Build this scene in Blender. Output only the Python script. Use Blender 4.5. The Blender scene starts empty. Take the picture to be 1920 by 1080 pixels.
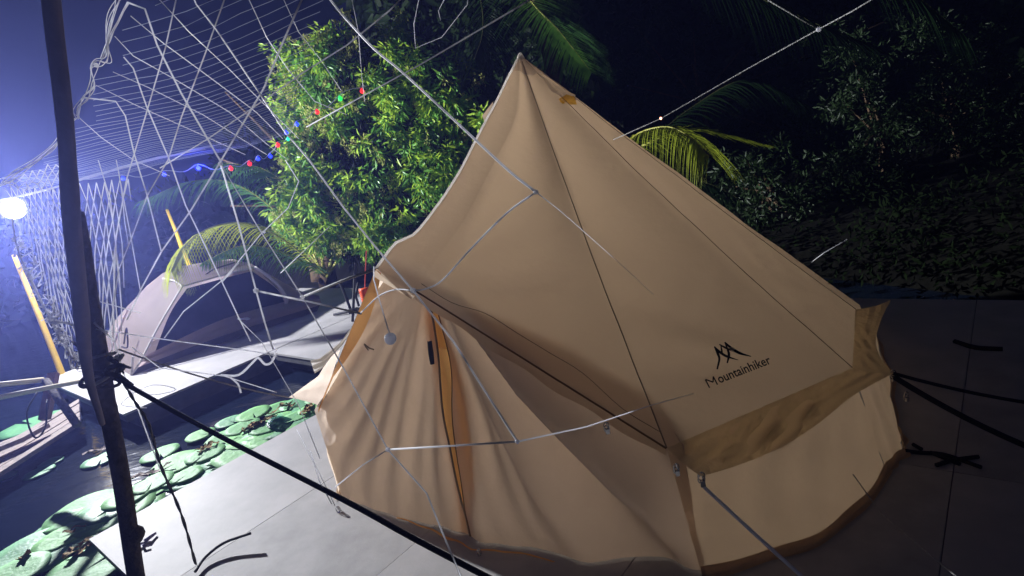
import bpy, math, random
import numpy as np
from mathutils import Vector, Matrix
from mathutils.bvhtree import BVHTree
import mathutils.noise as mnoise
random.seed(7); RNG = np.random.default_rng(7)
R = math.radians
S = bpy.context.scene
COL = S.collection
# ------------------------------------------------------------------ camera
FPX, ROLL, H = 1100.0, R(12), 2.2
_h = -940*math.sin(ROLL) + 480*math.cos(ROLL)
PITCH = math.atan(_h/FPX)
F = Vector((0, math.cos(PITCH), -math.sin(PITCH))); U0 = Vector((0, math.sin(PITCH), math.cos(PITCH))); R0 = Vector((1, 0, 0))
CX = R0*math.cos(ROLL) - U0*math.sin(ROLL); CY = R0*math.sin(ROLL) + U0*math.cos(ROLL)
EYE = Vector((0, 0, H))
cd = bpy.data.cameras.new('camera'); cam = bpy.data.objects.new('camera', cd); COL.objects.link(cam)
m = Matrix((CX, CY, -F)).transposed().to_4x4(); m.translation = EYE; cam.matrix_world = m
cd.lens = 36*FPX/1920; cd.sensor_width = 36; cd.clip_start = 0.05; cd.clip_end = 400
S.camera = cam
# ------------------------------------------------------------------ night sky, added dim warm fill sun, exposure
w = bpy.data.worlds.new('World'); S.world = w; w.use_nodes = True
wn = w.node_tree.nodes; wl = w.node_tree.links
bg = wn['Background']; bg.inputs[0].default_value = (0.14, 0.21, 0.60, 1); bg.inputs[1].default_value = 0.032
sd = bpy.data.lights.new('warm_fill', 'SUN'); so = bpy.data.objects.new('warm_fill', sd); COL.objects.link(so)  # added fill from behind the camera, no visible source
sd.energy = 0.025; sd.angle = R(25); sd.color = (1.0, 0.92, 0.62)
so.rotation_euler = Vector((0.62, 0.72, -0.62)).to_track_quat('-Z', 'Y').to_euler()
S.view_settings.view_transform = 'Standard'; S.view_settings.look = 'None'; S.view_settings.gamma = 1; S.view_settings.exposure = 0
S.cycles.use_denoising = True; S.cycles.max_bounces = 8; S.cycles.transmission_bounces = 6; S.cycles.transparent_max_bounces = 12
S.cycles.volume_bounces = 0
# ------------------------------------------------------------------ geometry helpers
E1v = Vector((0.66859845, 0.74362363, 0)); E2v = Vector((-0.74362363, 0.66859845, 0))
def ray(x, y): return F + CX*((x-960)/FPX) - CY*((y-540)/FPX)
def D(x, y, d): return EYE + ray(x, y)*d
def G(x, y, z=0.0):
    d = ray(x, y); return EYE + d*((z-H)/d.z)
def VP(x, y, P, n):
    d = ray(x, y); n = Vector((n[0], n[1], 0)); return EYE + d*((Vector(P)-EYE).dot(n)/d.dot(n))
def UV(u, v, z=0.0): return E1v*u + E2v*v + Vector((0, 0, z))
def depth(P): return (P-EYE).dot(F)
def link(name, verts, faces, mat, parent=None, smooth=False):
    me = bpy.data.meshes.new(name); me.from_pydata([tuple(v) for v in verts], [], faces)
    if smooth: me.polygons.foreach_set('use_smooth', [True]*len(me.polygons))
    mats = mat if isinstance(mat, (list, tuple)) else [mat]
    for k in mats: me.materials.append(k)
    me.update()
    o = bpy.data.objects.new(name, me); COL.objects.link(o)
    if parent is not None:
        o.parent = parent
        if parent.type == 'EMPTY' or parent.location.length: o.matrix_parent_inverse = Matrix.Translation(-PLOC.get(parent.name, Vector((0,0,0))))
    return o
PLOC = {}
def tag(o, label=None, cat=None, group=None, kind=None):
    if label: o['label'] = label
    if cat: o['category'] = cat
    if group: o['group'] = group
    if kind: o['kind'] = kind
    return o
def thing(name, label, cat, loc, group=None):
    o = bpy.data.objects.new(name, None); COL.objects.link(o); o.location = loc; o.empty_display_size = 0.1
    PLOC[o.name] = Vector(loc)
    return tag(o, label, cat, group)
class MB:
    def __init__(s): s.v = []; s.f = []
    def add(s, v, f):
        n = len(s.v); s.v += [Vector(q) for q in v]; s.f += [tuple(i+n for i in q) for q in f]; return s
    def box(s, c, sx, sy, sz, ex=None, ey=None, ez=None):
        ex = (ex or Vector((1,0,0))).normalized(); ey = (ey or Vector((0,1,0))).normalized(); ez = ez or ex.cross(ey); c = Vector(c)
        v = [c+ex*(a*sx/2)+ey*(b*sy/2)+ez*(d*sz/2) for a in (-1,1) for b in (-1,1) for d in (-1,1)]
        return s.add(v, [(0,1,3,2),(4,6,7,5),(0,4,5,1),(2,3,7,6),(0,2,6,4),(1,5,7,3)])
    def tube(s, pts, r, n=5, cap=True):
        pts = [Vector(p) for p in pts]; rr = r if isinstance(r, (list, tuple)) else [r]*len(pts)
        N = None; v = []; f = []
        for i, p in enumerate(pts):
            t = (pts[min(i+1, len(pts)-1)] - pts[max(i-1, 0)])
            t = t.normalized() if t.length > 1e-9 else Vector((0,0,1))
            if N is None:
                N = t.cross(Vector((0.31, 0.2, 0.93)));
                if N.length < 1e-3: N = t.cross(Vector((1,0,0)))
            N = (N - t*N.dot(t)).normalized(); B = t.cross(N)
            for k in range(n):
                a = 2*math.pi*k/n; v.append(p + (N*math.cos(a)+B*math.sin(a))*rr[i])
        for i in range(len(pts)-1):
            for k in range(n):
                a, b = i*n+k, i*n+(k+1) % n; f.append((a, b, b+n, a+n))
        if cap: f.append(tuple(range(n))[::-1]); f.append(tuple(range((len(pts)-1)*n, len(pts)*n)))
        return s.add(v, f)
    def lathe(s, base, prof, n=12, ax=Vector((0,0,1))):
        ax = ax.normalized(); N = ax.orthogonal().normalized(); B = ax.cross(N); v = []; f = []; m_ = len(prof)
        for r, z in prof:
            for k in range(n):
                a = 2*math.pi*k/n; v.append(Vector(base)+ax*z+(N*math.cos(a)+B*math.sin(a))*r)
        for i in range(m_-1):
            for k in range(n):
                a, b = i*n+k, i*n+(k+1) % n; f.append((a, b, b+n, a+n))
        f.append(tuple(range(n))[::-1]); f.append(tuple(range((m_-1)*n, m_*n)))
        return s.add(v, f)
    def build(s, name, mat, parent=None, smooth=False): return link(name, s.v, s.f, mat, parent, smooth)
def smooth_path(pts, k=6):
    pts = [Vector(p) for p in pts]
    if len(pts) < 3: return pts
    out = []
    P = [pts[0]*2-pts[1]] + pts + [pts[-1]*2-pts[-2]]
    for i in range(1, len(P)-2):
        a, b, c, d = P[i-1], P[i], P[i+1], P[i+2]
        for j in range(k):
            t = j/k
            out.append(0.5*((2*b)+(c-a)*t+(2*a-5*b+4*c-d)*t*t+(3*b-a-3*c+d)*t**3))
    out.append(pts[-1]); return out
def sag(a, b, s, n=12):
    a = Vector(a); b = Vector(b)
    return [a.lerp(b, i/n) - Vector((0,0,s*4*(i/n)*(1-i/n))) for i in range(n+1)]
def rnd(a, b): return random.uniform(a, b)
# ------------------------------------------------------------------ materials
def mat(name, col, rough=0.7, spec=0.3, metal=0, var=0.0, scale=8, bump=0.0, bscale=60, transl=0.0, tcol=None, emit=None, estr=0, var2=None, coat=0, detail=6, alpha=None):
    m_ = bpy.data.materials.new(name); m_.use_nodes = True; nt = m_.node_tree; n = nt.nodes; l = nt.links
    b = n['Principled BSDF']; out = n['Material Output']
    b.inputs['Base Color'].default_value = (*col, 1); b.inputs['Roughness'].default_value = rough
    b.inputs['Specular IOR Level'].default_value = spec; b.inputs['Metallic'].default_value = metal
    if coat: b.inputs['Coat Weight'].default_value = coat
    tc = n.new('ShaderNodeTexCoord')
    csock = None
    if var or var2:
        nz = n.new('ShaderNodeTexNoise'); nz.inputs['Scale'].default_value = scale; nz.inputs['Detail'].default_value = detail; nz.inputs['Roughness'].default_value = 0.65
        l.new(tc.outputs['Object'], nz.inputs['Vector'])
        rp = n.new('ShaderNodeValToRGB'); l.new(nz.outputs['Fac'], rp.inputs[0])
        c2 = var2 or tuple(c*(1-var) for c in col)
        rp.color_ramp.elements[0].position = 0.35; rp.color_ramp.elements[0].color = (*c2, 1)
        rp.color_ramp.elements[1].position = 0.65; rp.color_ramp.elements[1].color = (*col, 1)
        l.new(rp.outputs[0], b.inputs['Base Color']); csock = rp.outputs[0]
    bs = None
    if bump:
        bn = n.new('ShaderNodeTexNoise'); bn.inputs['Scale'].default_value = bscale; bn.inputs['Detail'].default_value = 4
        l.new(tc.outputs['Object'], bn.inputs['Vector'])
        bb = n.new('ShaderNodeBump'); bb.inputs['Strength'].default_value = bump; bb.inputs['Distance'].default_value = 0.02
        l.new(bn.outputs['Fac'], bb.inputs['Height']); l.new(bb.outputs[0], b.inputs['Normal']); bs = bb.outputs[0]
    if transl:
        tr = n.new('ShaderNodeBsdfTranslucent'); mx = n.new('ShaderNodeMixShader'); mx.inputs[0].default_value = transl
        tr.inputs[0].default_value = (*(tcol or col), 1)
        if bs: l.new(bs, tr.inputs['Normal'])
        l.new(b.outputs[0], mx.inputs[1]); l.new(tr.outputs[0], mx.inputs[2]); l.new(mx.outputs[0], out.inputs[0])
    if emit:
        b.inputs['Emission Color'].default_value = (*emit, 1); b.inputs['Emission Strength'].default_value = estr
    return m_
M = {}
M['canvas'] = mat('canvas', (0.60, 0.50, 0.37), 0.9, 0.1, var2=(0.52, 0.43, 0.31), scale=1.9, bump=0.5, bscale=5, transl=0.68, tcol=(0.86, 0.715, 0.55))
M['canvas_door'] = mat('canvas_door', (0.64, 0.52, 0.42), 0.85, 0.15, var2=(0.54, 0.43, 0.33), scale=2.5, bump=0.7, bscale=6, transl=0.55, tcol=(0.92, 0.77, 0.64))
M['valance'] = mat('valance_fabric', (0.50, 0.42, 0.29), 0.7, 0.2, var=0.35, scale=9, bump=0.6, bscale=20, transl=0.65, tcol=(0.90, 0.78, 0.55))
M['orange'] = mat('inner_curtain_fabric', (0.95, 0.46, 0.13), 0.7, 0.2, var=0.15, scale=9, transl=0.6, tcol=(1.0, 0.60, 0.22))
M['pale_orange'] = mat('curtain_glow_fabric', (0.98, 0.66, 0.34), 0.9, 0.05, transl=0.85, tcol=(1.0,0.82,0.5))  # lit top of the curtain put into a paler colour
M['slit'] = mat('door_flap_shade', (0.26, 0.16, 0.08), 0.9, 0.05)
M['hem'] = mat('mud_flap_fabric', (0.55, 0.40, 0.26), 0.75, 0.2, var=0.2, scale=6, bump=0.4, bscale=25, transl=0.25, tcol=(0.7, 0.48, 0.28))
M['seam'] = mat('seam_thread', (0.33, 0.27, 0.18), 0.9, 0.1)
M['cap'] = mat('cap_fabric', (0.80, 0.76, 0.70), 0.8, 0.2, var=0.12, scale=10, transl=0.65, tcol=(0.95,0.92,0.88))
M['yellow_lining'] = mat('vent_lining', (0.9, 0.62, 0.12), 0.8, 0.1, transl=0.7)
M['print'] = mat('logo_print', (0.008, 0.007, 0.006), 0.6, 0.2)
M['cord'] = mat('net_cord', (0.86, 0.86, 0.88), 0.5, 0.4, var=0.08, scale=40, transl=0.6, tcol=(0.96,0.96,1.0))
M['fine'] = mat('net_twine', (0.62, 0.66, 0.80), 0.6, 0.3, transl=0.5, tcol=(0.75,0.8,0.95))
M['black_rope'] = mat('black_rope', (0.018, 0.018, 0.02), 0.6, 0.4, bump=0.8, bscale=150)
M['grey_rope'] = mat('grey_rope', (0.48, 0.48, 0.46), 0.7, 0.2, var=0.4, scale=60, bump=0.8, bscale=200)
M['board'] = mat('cement_board', (0.44, 0.425, 0.42), 0.7, 0.3, var2=(0.33, 0.32, 0.315), scale=3.3, bump=0.06, bscale=60, detail=12)
M['board2'] = mat('cement_board_worn', (0.46, 0.44, 0.435), 0.65, 0.3, var2=(0.36, 0.35, 0.345), scale=2.2, bump=0.07, bscale=50, detail=12)
M['frame_steel'] = mat('dock_frame', (0.10, 0.10, 0.11), 0.6, 0.3, var=0.4, scale=5)
M['float'] = mat('dock_float', (0.03, 0.04, 0.06), 0.5, 0.3, var=0.3, scale=4)
M['bark2'] = mat('hazy_pole', (0.30, 0.27, 0.32), 0.85, 0.2, var=0.25, scale=6, bump=0.4, bscale=20)  # lilac-grey base colour stands in for haze over the upper pole
M['bark'] = mat('weathered_pole', (0.14, 0.12, 0.11), 0.9, 0.15, var=0.5, scale=14, bump=1.0, bscale=35)
M['trunk'] = mat('trunk_bark', (0.13, 0.09, 0.055), 0.9, 0.1, var=0.5, scale=9, bump=1.0, bscale=18)
M['wood'] = mat('weathered_plank', (0.40, 0.33, 0.30), 0.8, 0.2, var=0.35, scale=12, bump=0.7, bscale=25)
M['brown_wood'] = mat('brown_timber', (0.36, 0.19, 0.11), 0.75, 0.2, var=0.35, scale=10, bump=0.5, bscale=30)
M['bamboo'] = mat('yellow_pole', (0.85, 0.55, 0.03), 0.5, 0.3, var=0.2, scale=6)
M['rail'] = mat('pale_rail', (0.75, 0.66, 0.42), 0.6, 0.3, var=0.2, scale=7)
M['dome'] = mat('dome_tent_fabric', (0.42, 0.35, 0.32), 0.7, 0.2, var=0.15, scale=3, bump=0.35, bscale=9, transl=0.5, tcol=(0.52,0.42,0.42))
M['dome_dark'] = mat('dome_tent_lower_band', (0.10, 0.085, 0.10), 0.7, 0.2, var=0.3, scale=5, bump=0.3, bscale=9)
M['opening_dark'] = mat('tent_opening_shade', (0.018, 0.014, 0.020), 0.8, 0.1, var=0.5, scale=3, bump=0.3, bscale=6)
M['piping'] = mat('tent_piping', (0.62, 0.58, 0.56), 0.6, 0.3)
M['steel'] = mat('steel_hardware', (0.6, 0.6, 0.6), 0.25, 0.5, metal=1)
M['white_plastic'] = mat('white_plastic', (0.85, 0.86, 0.92), 0.35, 0.5, transl=0.4, tcol=(0.9,0.9,0.95))
M['black_metal'] = mat('black_metal', (0.03, 0.03, 0.035), 0.5, 0.4)
M['orange_plastic'] = mat('orange_plastic', (0.9, 0.12, 0.02), 0.4, 0.5, var=0.1, scale=8, transl=0.2)
M['red_rope'] = mat('red_rope', (0.75, 0.10, 0.08), 0.7, 0.2)
M['pad'] = mat('lily_leaf', (0.17, 0.41, 0.15), 0.6, 0.2, var2=(0.13, 0.33, 0.13), scale=7, bump=0.3, bscale=30)
M['pad2'] = mat('lily_leaf_pale', (0.20, 0.46, 0.15), 0.6, 0.2, var2=(0.15, 0.37, 0.14), scale=5, bump=0.3, bscale=25)
M['pad3'] = mat('lily_leaf_blue_green', (0.14, 0.36, 0.16), 0.55, 0.25, var2=(0.10, 0.28, 0.14), scale=6, bump=0.3, bscale=25)
M['dark_leaf'] = mat('dark_lily_leaf', (0.02, 0.16, 0.09), 0.4, 0.4, var=0.5, scale=25, bump=0.8, bscale=40)
M['dry'] = mat('withered_leaf', (0.42, 0.27, 0.10), 0.8, 0.2, var2=(0.16, 0.11, 0.03), scale=20, bump=0.8, bscale=40)
M['leaf_a'] = mat('mango_leaf', (0.16, 0.40, 0.055), 0.35, 0.5, var2=(0.06, 0.19, 0.03), scale=5, transl=0.3, tcol=(0.26,0.52,0.06))
M['leaf_b'] = mat('mango_young_leaf', (0.44, 0.60, 0.05), 0.4, 0.4, var2=(0.27, 0.50, 0.05), scale=5, transl=0.35, tcol=(0.50,0.70,0.06))
M['flower'] = mat('mango_panicle', (0.56, 0.58, 0.19), 0.8, 0.1, var2=(0.40,0.46,0.13), scale=8, transl=0.3, tcol=(0.45,0.42,0.13))
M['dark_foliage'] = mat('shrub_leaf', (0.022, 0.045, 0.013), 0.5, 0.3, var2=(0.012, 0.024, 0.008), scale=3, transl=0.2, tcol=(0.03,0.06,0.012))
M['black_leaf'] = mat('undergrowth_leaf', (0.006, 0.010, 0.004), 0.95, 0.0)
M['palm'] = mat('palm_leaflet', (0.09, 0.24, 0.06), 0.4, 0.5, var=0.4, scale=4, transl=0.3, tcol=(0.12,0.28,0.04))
M['palm_shaded'] = mat('palm_leaflet_shaded', (0.007, 0.016, 0.006), 0.9, 0.0, var=0.4, scale=4, transl=0.1, tcol=(0.015,0.03,0.01))  # shaded copy of the palm leaflet, dimness put into the colour
M['rachis_shaded'] = mat('palm_rachis_shaded', (0.04, 0.045, 0.015), 0.6, 0.2)  # rachis darkened the same way for the dim fronds
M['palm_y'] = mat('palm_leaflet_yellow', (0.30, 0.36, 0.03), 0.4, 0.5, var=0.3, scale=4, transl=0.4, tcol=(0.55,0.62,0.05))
M['rachis'] = mat('palm_rachis', (0.40, 0.40, 0.08), 0.5, 0.4, var=0.2, scale=6)
M['soil'] = mat('bank_soil', (0.007, 0.007, 0.005), 0.95, 0.1, var=0.5, scale=2, bump=1.0, bscale=6)
M['twig'] = mat('dry_twig', (0.02, 0.018, 0.016), 0.8, 0.2)
def water_mat():
    m_ = bpy.data.materials.new('pond_water'); m_.use_nodes = True; n = m_.node_tree.nodes; l = m_.node_tree.links; b = n['Principled BSDF']
    b.inputs['Base Color'].default_value = (0.006, 0.010, 0.022, 1); b.inputs['Roughness'].default_value = 0.12; b.inputs['IOR'].default_value = 1.33
    tc = n.new('ShaderNodeTexCoord'); mp = n.new('ShaderNodeMapping'); mp.inputs['Scale'].default_value = (1, 2.2, 1)
    nz = n.new('ShaderNodeTexNoise'); nz.inputs['Scale'].default_value = 2.2; nz.inputs['Detail'].default_value = 3
    bp = n.new('ShaderNodeBump'); bp.inputs['Strength'].default_value = 0.35; bp.inputs['Distance'].default_value = 0.03
    l.new(tc.outputs['Object'], mp.inputs[0]); l.new(mp.outputs[0], nz.inputs['Vector']); l.new(nz.outputs['Fac'], bp.inputs['Height']); l.new(bp.outputs[0], b.inputs['Normal'])
    return m_
M['water'] = water_mat()
def emis(name, c, s):
    m_ = bpy.data.materials.new(name); m_.use_nodes = True; b = m_.node_tree.nodes['Principled BSDF']
    b.inputs['Base Color'].default_value = (*[min(1, q) for q in c], 1); b.inputs['Emission Color'].default_value = (*c, 1); b.inputs['Emission Strength'].default_value = s
    return m_
# ------------------------------------------------------------------ setting: water, decks, bank
wz = -0.30
tag(link('pond_water', [(-120,-20,wz),(120,-20,wz),(120,160,wz),(-120,160,wz)], [(0,1,2,3)], M['water']), kind='structure')
tag(link('pond_bed', [(-130,-30,wz-0.9),(130,-30,wz-0.9),(130,170,wz-0.9),(-130,170,wz-0.9)], [(0,1,2,3)], M['soil']), kind='structure')
def deck(name, u0, u1, v0, v1, nu, nv, skip=None):
    fr = MB(); cu, cv = (u0+u1)/2, (v0+v1)/2
    fr.box(UV(cu, cv, -0.075), u1-u0-0.04, v1-v0-0.04, 0.09, E1v, E2v)
    fr.box(UV(cu, cv, -0.26), u1-u0-0.35, v1-v0-0.35, 0.27, E1v, E2v)
    root = tag(fr.build(name, M['frame_steel']), kind='structure')
    mesh = {}
    du, dv = (u1-u0)/nu, (v1-v0)/nv
    for i in range(nu):
        for j in range(nv):
            b = MB(); c = UV(u0+(i+.5)*du, v1-(j+.5)*dv, -0.014+rnd(-.0012,.0012))
            g = 0.005
            b.box(c, du-g, dv-g, 0.028, E1v, E2v)
            b.build('board', M['board'] if (i*3+j) % 2 else M['board2'], root)
    return root
deck('near_platform', 0.62, 6.3, -4.76, 5.24, 2, 8)
deck('bridge_platform', 3.62, 6.3, 5.26, 8.09, 1, 2)
deck('far_platform', 1.72, 6.5, 8.11, 12.03, 2, 3)
# bank behind decks: uneven soil sheet
def bank():
    v = []; f = []; n = 60; mI = 40
    for i in range(n+1):
        for j in range(mI+1):
            u = 6.2 + i*1.2; vv = -30 + j*1.6
            e = min(1, max(0, (u-6.2-0.8*math.sin(vv*0.7))/2.2))
            # behind the decks only
            z = -0.55 + 0.9*e*min(1, max(0, abs(u-6))) + 0.12*math.sin(u*1.7+vv)*math.cos(vv*1.3)
            if vv < 12.6: z = z-0.15
            v.append(UV(u, vv, min(z, 0.6)))
    for i in range(n):
        for j in range(mI):
            a = i*(mI+1)+j; f.append((a, a+mI+1, a+mI+2, a+1))
    o = link('bank', v, f, M['soil'], smooth=True); tag(o, kind='structure')
bank()
# ------------------------------------------------------------------ floodlight (the lit lamp of the photo)
LP = D(25, 391, 9.4)
lt = thing('floodlight', 'bright white floodlight glowing at the far left behind the net', 'floodlight', LP)
AIM = (Vector((-1.2, 4.2, 0.8))-LP).normalized(); AX = AIM.cross(Vector((0,0,1))).normalized(); AZ = AX.cross(AIM)
def lbox(c, sx, sy, sz): return MB().box(c, sx, sy, sz, AX, AIM, AZ)
lbox(LP-AIM*.06, .36, .10, .25).build('housing', M['black_metal'], lt)
MB().lathe(LP-AIM*.005, [(.165,0),(.16,.03),(.13,.06),(.07,.08),(.01,.085)], 16, AIM).build('lamp_glass', emis('lamp_glass', (0.95, 0.95, 1.0), 60), lt)
MB().tube([LP-AIM*.12+Vector((0,0,.05)), LP-AIM*.13-Vector((0,0,.4)), D(27,482,9.42)], .018, 8).build('bracket', M['black_metal'], lt)
pl = bpy.data.lights.new('floodlight_light', 'POINT'); po = bpy.data.objects.new('floodlight_light', pl); COL.objects.link(po)
po.location = LP + AIM*.16; pl.energy = 22500; pl.shadow_soft_size = 0.06; pl.color = (0.93, 0.95, 1.0)
pl.use_nodes = True; _n = pl.node_tree.nodes; _e = _n['Emission']; _f = _n.new('ShaderNodeLightFalloff'); _f.inputs['Strength'].default_value = 1.0; _f.inputs['Smooth'].default_value = 150.0
pl.node_tree.links.new(_f.outputs['Quadratic'], _e.inputs['Strength'])
# ------------------------------------------------------------------ bell tent
TC = Vector((0.65, 4.74, 0)); APEX = Vector((0.43, 4.76, 2.79))
def az(a, r, z): return TC + Vector((math.cos(R(a))*r, math.sin(R(a))*r, z))
L0, L1, L2 = G(637,935), G(1315,1078), G(1660,880)
dn = (L1-L0); dn = Vector((dn.y, -dn.x, 0)).normalized()
if dn.dot(EYE-L0) < 0: dn = -dn
Ez = 0.70
e0 = L0+Vector((0.05,0.02,Ez)); e1 = VP(1250,840, L1, (L1-EYE).xy); e2 = VP(1598,690, L2, (L2-EYE).xy)
hl = VP(708,503, L0+dn*0.02, dn); hf = VP(782,546, L0+dn*0.05, dn)
A3 = -24; e3 = VP(1604,580, TC, (-math.sin(R(A3)), math.cos(R(A3))))
l3 = G(1672,800); e4 = VP(1612,572, TC, (-math.sin(R(4)), math.cos(R(4)))); print('l3', l3, 'e4', e4)
print('e1', e1, 'e2', e2, 'hl', hl, 'hf', hf, 'e3', e3)
corners = [az(40,1.9,0), az(90,2.2,0), az(130,2.2,0), az(168,2.2,0)]
tent = thing('bell_tent', 'large tan canvas bell tent with zipped front door and printed logo on the roof', 'tent', TC)
def colpath(h, pix=None, k=0.05, n=24):
    if pix:
        pts = [APEX]
        d0, d1 = depth(APEX), depth(h); tot = len(pix)+1
        ys = [D(*p, 1).z for p in pix]
        for i, p in enumerate(pix):
            t = (p[1]-108)/(pixel(h)[1]-108); pts.append(D(p[0], p[1], d0+(d1-d0)*t))
        pts.append(h); pts = smooth_path(pts, 8)
    else: pts = [APEX, h]
    # resample to n
    L = [0]
    for a, b in zip(pts, pts[1:]): L.append(L[-1]+(b-a).length)
    out = []
    for i in range(n+1):
        s = L[-1]*i/n; j = 0
        while j < len(L)-2 and L[j+1] < s: j += 1
        q = pts[j].lerp(pts[j+1], (s-L[j])/max(1e-9, L[j+1]-L[j]))
        if not pix:
            o_ = (h-APEX); o_.z = 0; o_ = o_.normalized(); q = q - (o_*0.5+Vector((0,0,0.5)))*k*math.sin(math.pi*i/n)
        out.append(q)
    return out
def pixel(P):
    q = P-EYE; z = q.dot(F); return 960+FPX*q.dot(CX)/z, 540-FPX*q.dot(CY)/z
NR = 40
cols = [colpath(e0, k=.10, n=NR),
        colpath(hl, pix=[(944,165),(918,215),(888,275),(858,332),(815,395),(778,440),(744,457)], n=NR),
        colpath(hf, pix=[(968,215),(925,310),(880,400),(835,465)], n=NR),
        colpath(e1, k=.10, n=NR), colpath(e2, k=.05, n=NR), colpath(e3, k=.02, n=NR)]
cols += [colpath(e4, k=.02, n=NR)]
cols += [colpath(c+Vector((0,0,Ez)), k=.08, n=NR) for c in corners]
nc = len(cols)
SUB = 14
def fold(P, c, n_, amp, ph, reach):
    """creases fanning out from a pulled corner c"""
    d = P-c; r = d.length
    if r > reach or r < 1e-4: return 0
    a = math.atan2(d.z, math.hypot(d.x, d.y)*math.copysign(1, d.x+1e-9))
    return amp*math.sin(a*n_+ph)*math.sin(math.pi*min(1, r/reach))
rv = []; rf = []
for ci in range(nc):
    a, b = cols[ci], cols[(ci+1) % nc]
    for k in range(SUB):
        t = k/SUB
        for i in range(NR+1):
            s = i/NR; q = a[i].lerp(b[i], t)
            o_ = q-Vector((APEX.x, APEX.y, q.z)); o_ = (o_.normalized() if o_.length > 1e-5 else Vector((0,0,0)))*0.55+Vector((0,0,0.8))
            wsec = (b[-1]-a[-1]).length
            amt = -0.035*wsec*math.sin(math.pi*t)*math.sin(math.pi*min(1, s*1.0))
            if ci == 0: amt = 0
            if ci == 3: amt -= 0.05*math.sin(math.pi*t)*s**3*0.3
            if ci in (3, 4):
                amt += fold(q, e2, 30, .016, 0.5, 1.6) + fold(q, e3, 24, .012, 1.0, 1.3) + fold(q, e1, 18, .006, 0, .8)
            if ci in (2,): amt += fold(q, hf, 16, .012, 0, 1.0)
            amt += 0.010*mnoise.noise(q*2.3)*math.sin(math.pi*s) + 0.004*mnoise.noise(Vector((q.x*9, q.y*9, q.z*2.5)))
            q = q + o_*amt*((1-s**6) if ci != 0 else 1)
            rv.append(q)
nC = nc*SUB
for c in range(nC):
    for i in range(NR):
        a = c*(NR+1)+i; b = ((c+1) % nC)*(NR+1)+i
        rf.append((a, a+1, b+1, b))
roof = link('roof', rv, rf, M['canvas'], tent, smooth=True)
def outw(P): 
    o_ = P-Vector((TC.x, TC.y, P.z)); return o_.normalized()*0.6+Vector((0,0,0.7))
for ci, rad in ((3, .0034), (4, .0024), (5, .0024)):
    pts = [rv[ci*SUB*(NR+1)+i] for i in range(1, NR+1)]
    MB().tube([p+outw(p)*0.003 for p in pts], rad, 5).build('seam', M['seam'], tent)
# pale rim along lit left edge of roof
# walls
wallpts = [(L1, e1), (L2, e2), (l3, e3), (Vector((e4.x, e4.y, 0)), e4)] + [(c, c+Vector((0,0,Ez))) for c in corners] + [(L0, e0)]
for wi in range(len(wallpts)-1):
    (p0, q0), (p1, q1) = wallpts[wi], wallpts[wi+1]
    v = []; f = []; n1, n2 = 30, 14
    for i in range(n1+1):
        for j in range(n2+1):
            t, s = i/n1, j/n2
            q0i, q1i = q0*1, q1*1
            P = p0.lerp(p1, t).lerp((q0i-outw(q0i)*.0).lerp(q1i, t), s)
            o_ = P-Vector((TC.x, TC.y, P.z)); o_.normalize()
            bow = 0.07*math.sin(math.pi*t) if wi != 0 else 0.16*math.sin(math.pi*t)
            cr = 0.012*math.sin(t*17+s*3+wi)*math.sin(math.pi*t)*(1-s*.6) + 0.012*math.sin(t*29+wi*2+3*math.sin(s*4))*math.sin(math.pi*s) + .010*math.sin((t*1.3+s)*11+wi)*math.sin(math.pi*s)
            P = P + o_*(bow+cr)*(1-s**3); P.z = max(P.z, 0.004)
            v.append(P)
    for i in range(n1):
        for j in range(n2):
            a = i*(n2+1)+j; f.append((a, a+n2+1, a+n2+2, a+1))
    link('wall_panel', v, f, M['canvas'], tent, smooth=True)
    hb = []
    for i in range(n1+1): hb.append(v[i*(n2+1)])
    mv = []; mf = []
    for i, p in enumerate(hb):
        o_ = p-Vector((TC.x, TC.y, p.z)); o_.normalize()
        mv += [p+o_*.006+Vector((0,0,.05)), p+o_*.012+Vector((0,0,0.004)), p+o_*(0.035+.006*math.sin(i*.7))+Vector((0,0,0.006))]
    for i in range(n1):
        a = i*3; mf += [(a, a+3, a+4, a+1), (a+1, a+4, a+5, a+2)]
    link('mud_flap', mv, mf, M['hem'], tent, smooth=True)
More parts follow.
